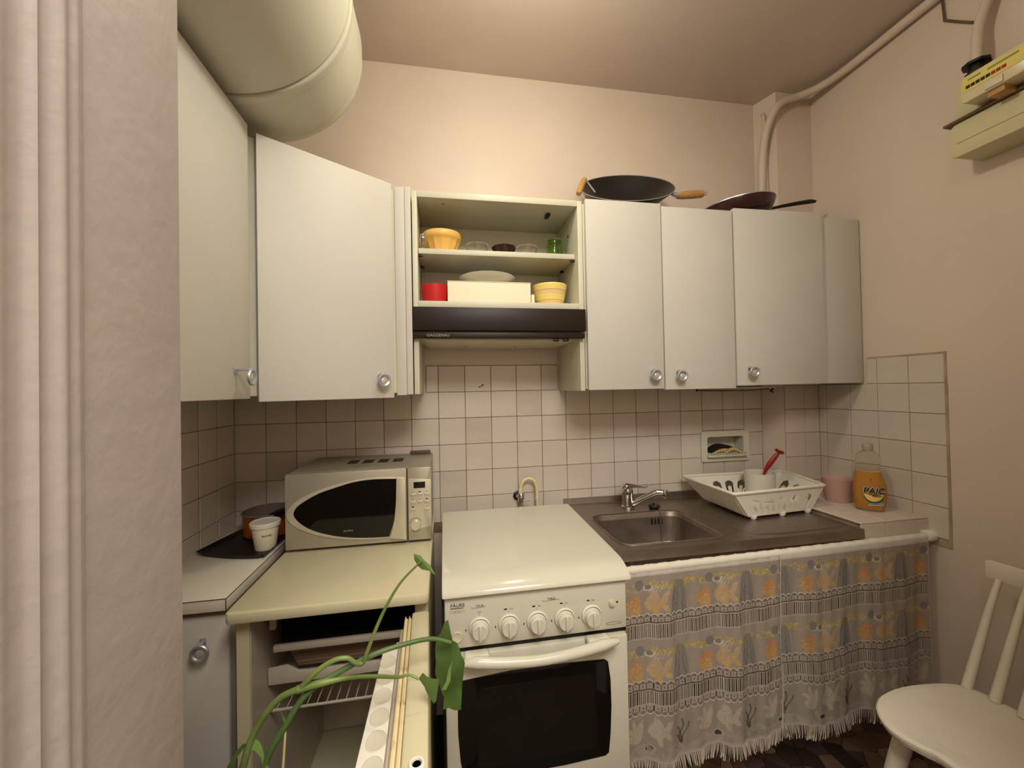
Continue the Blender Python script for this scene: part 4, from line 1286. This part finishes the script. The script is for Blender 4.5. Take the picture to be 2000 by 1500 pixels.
hp = [(0.826, CY - .030, 0.660), (0.86, CY - .036, 0.664), (0.92, CY - .043, 0.660), (1.02, CY - .047, 0.656), (1.12, CY - .043, 0.660), (1.19, CY - .036, 0.665), (1.236, CY - .030, 0.666)]
hd = part('door_handle', G().tube(hp, [.006, .014, .0135, .0130, .0135, .014, .006], 14, 6, flat=1.0), M['enamel'], od, 60)
for x in (0.862, 1.185):
    part('handle_post', G().prism(rpoly(x - .032, x + .032, 0.655, 0.676, .008), CY - .0025, CY - .030, 'y', .003), M['enamel'], hd)
part('drawer_front', G().box(CX0 + .0045, CX1 - .008, -0.6155, CY - .003, 0.05, 0.214, 0.006), M['enamel'], t)
for x, y in ((0.80, -0.6), (1.26, -0.6), (0.80, -0.12), (1.26, -0.12)):
    part('foot', G().lathe([(0, 0), (.018, 0), (.016, .02), (0, .02)], 14).mv(x, y, 0.0005), M['black'], t)

# ------------------------------------------------------------------ fridge
t = thing('refrigerator', 'small cream refrigerator with open door, microwave on top', 'refrigerator', (0.52, -0.35, 0))
FX0, FX1, FT = 0.293, 0.747, 0.838
FY = -0.655
g = G()
g.box(FX0 + .006, FX0 + .034, FY + .02, -0.03, 0.03, FT - .027).box(FX1 - .034, FX1 - .004, FY + .02, -0.03, 0.03, FT - .027)
g.box(FX0 + .034, FX1 - .034, -0.075, -0.03, 0.03, FT - .027).box(FX0 + .034, FX1 - .034, FY + .02, -0.075, 0.03, 0.075)
part('cabinet', g, M['fridge'], t)
part('table_top', G().prism(rpoly(FX0 - .004, FX1, -0.672, -0.025, .014), FT - .026, FT, 'z', .005), M['fridge'], t)
part('liner', G().box(FX0 + .0345, FX0 + .037, FY + .022, -0.08, 0.08, FT - .03).box(FX1 - .037, FX1 - .0345, FY + .022, -0.08, 0.08, FT - .03).box(FX0 + .037, FX1 - .037, -0.083, -0.0765, 0.08, FT - .03), M['fridge_in'], t)
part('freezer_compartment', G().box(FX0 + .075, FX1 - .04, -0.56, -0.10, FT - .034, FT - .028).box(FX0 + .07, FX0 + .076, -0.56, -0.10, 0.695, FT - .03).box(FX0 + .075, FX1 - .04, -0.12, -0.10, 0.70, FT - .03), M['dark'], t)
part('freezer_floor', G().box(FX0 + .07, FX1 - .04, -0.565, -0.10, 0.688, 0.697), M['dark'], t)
part('freezer_front_bar', G().box(FX0 + .062, FX1 - .040, -0.578, -0.566, 0.682, 0.699, .003), M['fridge_in'], t)
part('hinge_block', G().box(FX0 + .05, FX0 + .066, -0.57, -0.555, 0.735, 0.77, .003), M['fridge_in'], t)
rb = part('ribbed_box', G().prism([(FX0 + .075, 0.676), (FX1 - .045, 0.676), (FX1 - .045, 0.612), (FX0 + .105, 0.612)], -0.53, -0.12, 'y', .002), M['ribs'], t)
for k in range(5):
    part('rib', G().tube([(FX0 + .085 + k * .004, -0.531, 0.668 - k * .011), (FX1 - .047, -0.531, 0.668 - k * .011)], .002, 5), M['ribs'], rb)
part('drip_tray', G().prism([(FX0 + .040, 0.585), (FX0 + .040, 0.627), (FX0 + .085, 0.631), (FX0 + .112, 0.614), (FX0 + .135, 0.612), (FX1 - .042, 0.612), (FX1 - .042, 0.585)], -0.552, -0.545, 'y', .001), M['fridge_in'], t)
part('drip_tray_floor', G().box(FX0 + .040, FX1 - .042, -0.545, -0.14, 0.585, 0.590), M['fridge_in'], t)
g = G().tube([(FX0 + .040, -0.54, 0.512), (FX1 - .040, -0.54, 0.512)], .0035, 6).tube([(FX0 + .040, -0.14, 0.512), (FX1 - .040, -0.14, 0.512)], .0035, 6)
ws = part('wire_shelf', g, M['fridge_in'], t)
for k in range(15):
    x = FX0 + .055 + k * .0245
    part('wire', G().tube([(x, -0.54, 0.515), (x, -0.14, 0.515)], .0016, 5), M['fridge_in'], ws)
for k, x in enumerate((0.435, 0.458, 0.505, 0.63)):
    pass
# door, hinged at the front right, swung right round towards the viewer
DX, DY = 0.7475, -0.686
da = math.radians(-88.0)          # direction of the door leaf, from the hinge
DM = Matrix.Translation((DX, DY, 0)) @ Matrix.Rotation(da, 4, 'Z')
# local: x along the leaf, +y is away from the room side (outer face), inner face on -y
dput = lambda g: g.xf(DM)
dr = part('door', dput(G().box(0.0, 0.452, -0.040, 0.0, 0.05, FT - .032, 0.006)), M['fridge'], t)
for k, (a, b) in enumerate(((-.0485, -.0405), (-.0575, -.049), )):
    part('gasket', dput(G().box(0.006, 0.446, a, b, 0.06, FT - .042, .003).box(0.004, 0.448, a + .002, a + .0045, 0.058, FT - .039, .001)), M['gasket'], dr)
part('inner_panel', dput(G().box(0.018, 0.432, -.066, -.058, 0.08, FT - .06, .003)), M['fridge_in'], dr)
M['cup'] = mat('egg_hollow_shade', (206, 197, 178), 0.4)  # darker tint puts the shade of the hollows onto nearly flat discs
er = part('egg_rack', dput(G().prism([(0.060, -.0665), (0.095, -.0985), (0.432, -.1125), (0.432, -.0665)], FT - .085, FT - .060, 'z', .004)), M['white'], dr)
for k in range(7):
    x = 0.128 + k * .0475
    rim = [(x + .019 * math.cos(2 * PI * j / 24), -.0885 + .0165 * math.sin(2 * PI * j / 24), FT - .0585) for j in range(25)]
    part('egg_cup', dput(G().lathe([(0, .0004), (.010, .0006), (.0150, .0011), (.0162, .0014), (.0172, .0008), (.0175, .0)], 24).xf(Matrix.Translation((x, -.0835, FT - .0602)) @ Matrix.Scale(1.22, 4, (1, 0, 0)) @ Matrix.Scale(.92, 4, (0, 1, 0)))), M['cup'], er, 60)
part('hinge_cap', dput(G().lathe([(.0065, .0005), (.0075, .003), (.0105, .003), (.012, .001), (.012, -.001), (.0065, -.001)], 24, True).mv(0.405, -.017, FT - .0315)), M['white'], dr)
part('hinge_hole', dput(G().lathe([(0, .0008), (.006, .0008)], 16).mv(0.405, -.017, FT - .0315)), M['rust'], dr)
for x, y in ((0.33, -0.60), (0.71, -0.60), (0.33, -0.08), (0.71, -0.08)):
    part('foot', G().lathe([(0, 0), (.016, 0), (.016, .03), (0, .03)], 12).mv(x, y, 0.0005), M['black'], t)

# ------------------------------------------------------------------ microwave
t = thing('microwave_oven', 'silver microwave oven with oval door window on the fridge', 'microwave', (0.52, -0.18, FT))
MX0, MX1, MZ0, MZ1, MY = 0.296, 0.746, 0.846, 1.086, -0.335
M['mwbody'] = mat('microwave_grey', (150, 142, 122), 0.4, metal=.35)
mb = part('casing', G().box(MX0 + .006, MX1 - .003, MY + .03, -0.02, MZ0 + .004, MZ1 - .001, .004), M['mwbody'], t)
for k in range(4):
    x = MX0 + .155 + k * .052
    part('vent', G().box(x, x + .034, -0.20, -0.135, MZ1 - .0012, MZ1 + .0004), M['black'], mb)
part('cable_clip', G().box(0.655, 0.735, -0.045, -0.021, MZ1 - .0005, MZ1 + .010, .002), M['rust'], mb)
M['silver2'] = M['silver']
df = part('door', G().prism([(MX0, MZ0), (0.6665, MZ0), (0.6665, MZ1), (MX0 + .004, MZ1 - .003), (MX0, MZ1 - .008)], MY + .029, MY + .003, 'y', .005), M['silver'], t)
mo = [(0.634, 1.057), (0.560, 1.060), (0.480, 1.051), (0.402, 1.031), (0.350, 1.010), (0.317, 0.987), (0.303, 0.965), (0.305, 0.945), (0.324, 0.922), (0.362, 0.900), (0.413, 0.882), (0.478, 0.869), (0.544, 0.863), (0.611, 0.863), (0.626, 0.921), (0.632, 0.977)]
mi = [(0.634, 1.053), (0.560, 1.055), (0.501, 1.049), (0.454, 1.037), (0.401, 1.021), (0.363, 1.002), (0.335, 0.983), (0.324, 0.964), (0.329, 0.946), (0.349, 0.925), (0.380, 0.905), (0.426, 0.888), (0.478, 0.876), (0.544, 0.869), (0.610, 0.867), (0.6255, 0.921), (0.6315, 0.977)]
def smooth_poly(pl, keep, n_=5):
    out = []
    N = len(pl)
    for i in range(N):
        p0, p1, p2, p3 = (np.array(pl[(i + k) % N]) for k in (-1, 0, 1, 2))
        if i in keep: p0 = p1
        if (i + 1) % N in keep: p3 = p2
        for s in range(n_):
            t_ = s / n_
            out.append(tuple(.5 * (2 * p1 + (p2 - p0) * t_ + (2 * p0 - 5 * p1 + 4 * p2 - p3) * t_ ** 2 + (3 * p1 - p0 - 3 * p2 + p3) * t_ ** 3)))
    return out


part('window_surround', G().prism(smooth_poly(mo, (0, 13)), MY + .004, MY - .001, 'y', .0015), M['silverl'], df)
wn = part('window', G().prism(smooth_poly(mi, (0, 14)), MY - .0008, MY - .0018, 'y'), M['blackglass'], df)
part('lettering', stand(text_g('ALASKA', .0075, .0002, space=1.1)).mv(0.470, MY - .002, 0.894), M['inkgrey'], wn)
hs = [(0.6355, 1.057), (0.664, 1.056), (0.664, 0.855), (0.652, 0.858), (0.6125, 0.863), (0.627, 0.921), (0.633, 0.977)]
part('handle', G().prism(hs, MY + .002, MY - .010, 'y', .003), M['silverl'], df)
cp = part('control_panel', G().prism([(0.6695, MZ0 + .001), (MX1, MZ0 + .001), (MX1, MZ1 - .004), (MX1 - .003, MZ1), (0.6695, MZ1)], MY + .029, MY + .002, 'y', .004), M['silver'], t)
part('panel_inset', G().prism([(0.6725, 0.880), (0.744, 0.890), (0.744, 1.044), (0.6725, 1.050)], MY + .0025, MY + .001, 'y', .0006), M['silverl'], cp)
part('display', G().box(0.689, 0.726, MY + .0002, MY + .0015, 1.018, 1.038), M['blackglass'], cp)
for rr, row in enumerate(((0, 1, 2), (0, 1, 2), (0, 2))):
    for c in row:
        x, z = 0.6775 + c * .0225, 0.994 - rr * .0245
        part('button', G().box(x, x + .0165, MY - .0015, MY + .0012, z, z + .0075, .0008), M['silverl'], cp)
        part('button_mark', G().box(x + .005, x + .0115, MY + .0004, MY + .0012, z + .010, z + .0135), M['ink'] if (rr, c) in ((0, 1), (1, 2), (2, 0)) else M['inkgrey'], cp)
part('dial', G().lathe([(0, .010), (.0145, .010), (.0165, .008), (.0175, 0)], 32).xf(Matrix.Translation((0.694, MY + .001, 0.898)) @ Matrix.Rotation(PI / 2, 4, 'X')), M['silverl'], cp, 30)
part('dial_scale', G().tube([(0.694 + .0205 * math.cos(a), MY + .0008, 0.900 + .0205 * math.sin(a)) for a in np.linspace(.5, 2.9, 14)], .0006, 5), M['ink'], cp)
for x, y in ((0.33, -0.28), (0.71, -0.28), (0.33, -0.05), (0.71, -0.05)):
    part('foot', G().lathe([(0, 0), (.010, 0), (.012, .0075), (0, .0075)], 14).mv(x, y, FT + .0005), M['black'], t)

# ------------------------------------------------------------------ left worktop, base unit, things on it
t = thing('worktop', 'narrow beige laminate worktop in the left corner under the black tray', 'worktop', (0.12, -0.3, 0.806))
part('slab', G().box(0.001, 0.2545, -0.5885, -0.003, 0.806, 0.836, .0006), M['lam_w'], t)
part('edge_line', G().box(0.001, 0.255, -0.5893, -0.5887, 0.8345, 0.8364).box(0.2547, 0.2553, -0.589, -0.003, 0.8345, 0.8364).box(0.001, 0.255, -0.5893, -0.5887, 0.8055, 0.8068).box(0.2547, 0.2553, -0.589, -0.003, 0.8055, 0.8068).box(0.2540, 0.2556, -0.5896, -0.5884, 0.8055, 0.8364), M['brownline'], t)
t = thing('base_cupboard', 'white base cupboard below the narrow worktop, ring handle on door', 'cupboard', (0.12, -0.3, 0))
part('carcass', G().box(0.001, 0.2515, -0.553, -0.003, 0.06, 0.800, .001), M['lam'], t)
d = part('door', G().box(0.001, 0.2525, -0.5545, -0.5725, 0.07, 0.789, .0015), M['lam'], t)
ring_handle(d, 0.1985, -0.5725, 0.712, 0, 0.0215, 0.022)
part('plinth', G().box(0.001, 0.25, -0.50, -0.02, 0.001, 0.059), M['black'], t)

WZ = 0.8366
t = thing('serving_tray', 'black triangular-cornered tray lying on the left worktop', 'tray', (0.15, -0.2, WZ))
tp = [(0.021, -0.268), (0.045, -0.150), (0.072, -0.032), (0.090, -0.016), (0.235, -0.015), (0.248, -0.028), (0.249, -0.335), (0.240, -0.351), (0.222, -0.357), (0.150, -0.343), (0.080, -0.315), (0.034, -0.292), (0.022, -0.281)]
tp = smooth_poly(tp, (), 3)
tb = [(x * .93 + .0105, y * .93 - .012) for x, y in tp]
nn_ = len(tp)
part('tray_base', G().prism(tb, WZ, WZ + .003, 'z'), M['tray'], t)
part('tray_rim', G().raw([(x, y, WZ + .001) for x, y in tb] + [(x, y, WZ + .011) for x, y in tp] + [(x * .99 + .0015, y * .99 - .002, WZ + .0125) for x, y in tp] + [(x * .98 + .003, y * .98 - .004, WZ + .004) for x, y in tb], [(k + r * nn_, (k + 1) % nn_ + r * nn_, (k + 1) % nn_ + (r + 1) * nn_, k + (r + 1) * nn_) for r in range(3) for k in range(nn_)]), M['tray'], t, 50)
TZ = WZ + .0035
t = thing('orange_saucepan', 'orange enamel saucepan half hidden behind the microwave', 'saucepan', (0.166, -0.115, TZ))
part('pan_body', G().lathe([(0, 0), (.075, 0), (.080, .004), (.083, .075), (.085, .078), (.081, .078), (.078, .006), (0, .004)], 48).mv(0.166, -0.112, TZ), M['orange'], t, 40)
part('pan_inside', G().lathe([(.0775, .077), (.0770, .008), (0, .006)], 48, caps=False).mv(0.166, -0.112, TZ), M['potinside'], t, 40)
part('rim', G().lathe([(.081, .076), (.087, .077), (.087, .081), (.081, .081)], 48, True).mv(0.166, -0.112, TZ), M['potinside'], t, 40)
part('handle', G().tube([(0.190, -0.17, TZ + .074), (0.222, -0.185, TZ + .088), (0.256, -0.20, TZ + .098)], [.007, .0095, .010], 12), M['black'], t)
t = thing('white_tub', 'white lidded paper tub standing on the black tray', 'tub', (0.216, -0.275, TZ))
part('cup_wall', G().lathe([(0, 0), (.029, 0), (.030, .002), (.0395, .072), (0, .072)], 40).mv(0.2165, -0.272, TZ), M['cardboard'], t, 40)
part('lid', G().lathe([(.040, .0725), (.0435, .073), (.0445, .084), (.042, .087), (.040, .085), (0, .0845)], 40).mv(0.2165, -0.272, TZ), M['white'], t, 40)
tg = stand(text_g('RICHES', .0085, .0002))
w_ = max(v[0] for v in tg.v)
out = []
for x, y, z in tg.v:
    a = math.radians(-62) + (x - w_ / 2) / .037
    rr = .0368 + y * -1 + .0006
    out.append((0.2165 + rr * math.cos(a), -0.272 + rr * math.sin(a), TZ + .046 + z))
tg.v = out
part('lettering', tg, M['ink'], t)

# ------------------------------------------------------------------ chair
t = thing('spindle_back_chair', 'white painted spindle-back wooden chair by the right wall', 'chair', (2.1, -0.95, 0))
sy = -0.95
hs_ = [(1.932, -.905), (1.922, -.89), (1.908, -.858), (1.904, -.830), (1.912, -.803), (1.932, -.775), (1.959, -.752), (2.006, -.731), (2.091, -.718), (2.193, -.724), (2.255, -.740), (2.282, -.766), (2.292, -.807), (2.296, -.86)]
outl = [(x, y) for x, y in hs_] + [(2.297, sy)] + [(x, 2 * sy - y) for x, y in reversed(hs_)] + [(1.934, sy)]
outl = smooth_poly(outl, (), 3)
n_ = len(outl); cx, cyy = 2.10, sy
g = G(); rows = []
for sc, z in ((0.0, .4445), (.35, .4445), (.6, .445), (.8, .448), (.93, .4505), (.985, .4495), (1.0, .4455), (.995, .438), (.97, .428), (.9, .421), (0.0, .419)):
    rows.append([(cx + (x - cx) * sc, cyy + (y - cyy) * sc, z) for x, y in outl])
for a, b in zip(rows[:-1], rows[1:]):
    g.raw(a + b, [(k, (k + 1) % n_, n_ + (k + 1) % n_, n_ + k) for k in range(n_)])
part('seat', g, M['chair'], t, 60)
for k in range(8):
    y = -0.757 - .0551 * k
    x0 = 2.272 + (.004 if 0 < k < 7 else -.004)
    part('spindle', G().tube([(x0, y, .447), (x0 + .045, y, .55), (x0 + .09, y, .655), (2.402 + .01 * math.sin(PI * k / 7), y, .745)], [.0125, .0115, .0095, .0075], 12), M['chair'], t, 60)
part('chip', G().tube([(2.374, -0.7515, .676), (2.380, -0.7515, .692)], .0045, 6), M['rust'], t)
cr = []
for k in range(13):
    y = -0.728 - (2 * (0.95 - .728)) * k / 12
    cr.append((2.402 + .012 * math.sin(PI * k / 12), y))
poly = cr + [(x + .018, y) for x, y in reversed(cr)]
part('crest_rail', G().prism(poly, .738, .792, 'z', .004), M['chair'], t, 40)
for (x0, y0), (x1, y1) in zip(((1.985, -0.808), (1.985, -1.092), (2.225, -0.80), (2.225, -1.10)), ((1.918, -0.748), (1.918, -1.152), (2.315, -0.745), (2.315, -1.155))):
    part('leg', G().tube([(x0, y0, .424), (x0 + (x1 - x0) * .3, y0 + (y1 - y0) * .3, .30), (x1, y1, 0.001)], [.0215, .0205, .0125], 14), M['chair'], t, 60)
part('stretcher', G().tube([(1.955, -0.786, .23), (2.265, -0.772, .23)], .010, 10).tube([(1.955, -1.114, .23), (2.265, -1.128, .23)], .010, 10), M['chair'], t)

# ------------------------------------------------------------------ plant in front of the fridge
t = thing('potted_arrowhead_plant', 'trailing green arrowhead plant reaching in front of the open fridge', 'plant', (0.47, -0.96, 0))
part('pot', G().lathe([(0, .001), (.085, .001), (.11, .46), (.118, .46), (.118, .49), (.106, .49), (.104, .47), (0, .468)], 36).mv(0.465, -0.965, 0), M['terracotta'], t, 40)
part('soil', G().lathe([(.102, .472), (.05, .478), (0, .48)], 24).mv(0.465, -0.965, 0), M['soil'], t)


def leaf_g(base, tip, width, side, curl=.2, n_=12, lobes=.25, fold=.25):
    """arrow shaped leaf from base (petiole) to tip; side = direction of the half width"""
    B, T_ = Vector(base), Vector(tip)
    ax = T_ - B; Ln = ax.length; ax.normalize()
    S = Vector(side); S = (S - ax * S.dot(ax)).normalized(); N = ax.cross(S)
    g = G(); m = 6
    vs = []
    for i in range(n_ + 1):
        s_ = i / n_
        w = width * (math.sin(PI * min(1, (s_ * .82 + .18)) ** 1.25)) ** .8 * (1 - .15 * s_) if s_ < 1 else 0.0
        c = B + ax * (Ln * s_) + N * (curl * Ln * math.sin(PI * s_) * .3)
        for j in range(-m, m + 1):
            q = j / m
            back = lobes * Ln * max(0, (1 - s_ * 3.2)) * abs(q) ** 1.5
            p = c + S * (w * q) - ax * back + N * (fold * w * abs(q) + .06 * w * math.sin(s_ * 14 + q * 4))
            vs.append(p)
    k_ = 2 * m + 1
    fs = [(i * k_ + j, i * k_ + j + 1, (i + 1) * k_ + j + 1, (i + 1) * k_ + j) for i in range(n_) for j in range(2 * m)]
    g.raw(vs, fs)
    g.raw([v - N * .0006 for v in vs], [tuple(reversed(f)) for f in fs])
    return g


def leaf_poly(pl, y0, s0, s1, fold, wave):
    """leaf blade from its outline (x, z), folded along the rib s0-s1"""
    bm = bmesh.new()
    f = bm.faces.new([bm.verts.new((x, y0, z)) for x, z in pl])
    bmesh.ops.triangulate(bm, faces=[f])
    for _ in range(3):
        bmesh.ops.subdivide_edges(bm, edges=list(bm.edges), cuts=1, use_grid_fill=True)
    dx, dz = s1[0] - s0[0], s1[1] - s0[1]; L_ = math.hypot(dx, dz)
    for v in bm.verts:
        d_ = abs((v.co.x - s0[0]) * dz - (v.co.z - s0[1]) * dx) / L_
        al = ((v.co.x - s0[0]) * dx + (v.co.z - s0[1]) * dz) / L_
        v.co.y += fold * d_ + wave * math.sin(al * 70 + d_ * 60) + wave * .3 * math.sin(al * 150)
    g = G().bm(bm)
    vs, fs = list(g.v), list(g.f)
    return g.raw([(x, y + .0008, z) for x, y, z in vs], [tuple(reversed(q)) for q in fs])


BIG = [(0.7924,0.8909), (0.7849,0.8848), (0.7879,0.8752), (0.7783,0.8642), (0.7697,0.8505), (0.7663,0.8321), (0.7670,0.8111), (0.7699,0.8002), (0.7655,0.7820), (0.7725,0.7643), (0.7784,0.7446), (0.7886,0.7315), (0.7800,0.7171), (0.7915,0.7205), (0.8019,0.7141), (0.8145,0.7107), (0.8173,0.7493), (0.8200,0.7806), (0.8235,0.7992), (0.8164,0.8192), (0.8094,0.8392), (0.8001,0.8499), (0.7952,0.8747)]
FLAP = [(0.7993,0.8230), (0.7938,0.8051), (0.7941,0.7865), (0.7861,0.7722), (0.7779,0.7714), (0.7863,0.7856), (0.7908,0.8076)]
SMALL = [(0.7486, 0.8677), (0.7422, 0.8587), (0.7509, 0.8448), (0.7577, 0.8275), (0.7664, 0.815), (0.7705, 0.8202), (0.7722, 0.8363), (0.7756, 0.8506), (0.7671, 0.8524), (0.7564, 0.8584)]
TOPL = [(0.7325,1.0405), (0.7331,1.0282), (0.7388,1.0167), (0.7462,1.0092), (0.7602,1.0065), (0.7709,0.9980), (0.7617,1.0159), (0.7511,1.0265), (0.7445,1.0353)]
BENTR = [(0.4583,0.7624), (0.4640,0.7654), (0.4706,0.7700), (0.4803,0.7590), (0.4843,0.7512), (0.4891,0.7344), (0.4956,0.7199), (0.4976,0.7142), (0.4889,0.7157), (0.4842,0.7370), (0.4761,0.7482), (0.4664,0.7561)]
BENTL = [(0.4654,0.7686), (0.4582,0.7667), (0.4460,0.7535), (0.4355,0.7353), (0.4322,0.7272), (0.4457,0.7247), (0.4499,0.7476), (0.4622,0.7630)]


def stem(pts_, rs, m='stem'):
    return part('stem', G().tube(pts_, rs, 10, 7), M[m], t, 60)


# main right-hand stem ending in the big leaf
stem([(0.475, -0.96, .478), (0.478, -0.955, .62), (0.487, -0.95, .717), (0.520, -0.95, .780), (0.553, -0.945, .825), (0.605, -0.94, .852), (0.660, -0.93, .868), (0.712, -0.918, .872), (0.760, -0.905, .868), (0.797, -0.900, .853)], [.006, .006, .0058, .0056, .0052, .0048, .0045, .0042, .004, .0035], 'stemd')
part('leaf', leaf_poly(BIG, -0.890, (0.7985, .850), (0.795, .715), .35, .0025), M['leaf'], t, 70)
part('leaf_fold', leaf_poly(FLAP, -0.908, (0.799, .823), (0.778, .772), -.2, .001), M['leafl'], t, 70)
# upper left arching stem that splits in two
stem([(0.445, -0.97, .478), (0.440, -0.965, .62), (0.462, -0.955, .745), (0.480, -0.95, .790), (0.510, -0.95, .826), (0.540, -0.95, .838)], [.006, .006, .0056, .0054, .0054, .0058])
stem([(0.540, -0.95, .838), (0.575, -0.948, .842), (0.620, -0.945, .843), (0.670, -0.970, .856), (0.709, -0.988, .862), (0.727, -0.992, .866), (0.7425, -0.997, .860)], [.0066, .0060, .0038, .0032, .0026, .002, .002])
part('leaf', leaf_poly(SMALL, -0.996, (0.745, .864), (0.769, .818), .3, .001), M['leaf'], t, 70)
stem([(0.545, -0.95, .840), (0.572, -0.952, .866), (0.598, -0.952, .880), (0.620, -0.95, .880), (0.634, -0.948, .868), (0.645, -0.945, .866), (0.652, -0.945, .884), (0.676, -0.94, .940), (0.708, -0.935, .992), (0.747, -0.93, 1.027)], [.005, .0045, .0042, .004, .0042, .004, .0034, .003, .0022, .0016])
part('leaf', leaf_poly(TOPL, -0.93, (0.733, 1.040), (0.771, .998), .35, .0005), M['leafl'], t, 70)
part('leaf', leaf_poly(BENTR, -0.955, (0.460, .766), (0.495, .715), .4, .001), M['leafl'], t, 70)
part('leaf', leaf_poly(BENTL, -0.96, (0.465, .766), (0.438, .727), .4, .001), M['leaf'], t, 70)
stem([(0.495, -0.955, .478), (0.505, -0.952, .60), (0.515, -0.95, .70), (0.5205, -0.95, .774)], [.003, .0026, .0022, .0019], 'palestem')
part('bud', G().tube([(0.5205, -0.95, .774), (0.522, -0.95, .780), (0.5185, -0.95, .790), (0.5165, -0.95, .797), (0.5139, -0.95, .8055)], [.002, .0042, .003, .0016, .0006], 8, 4), M['leaf'], t, 60)
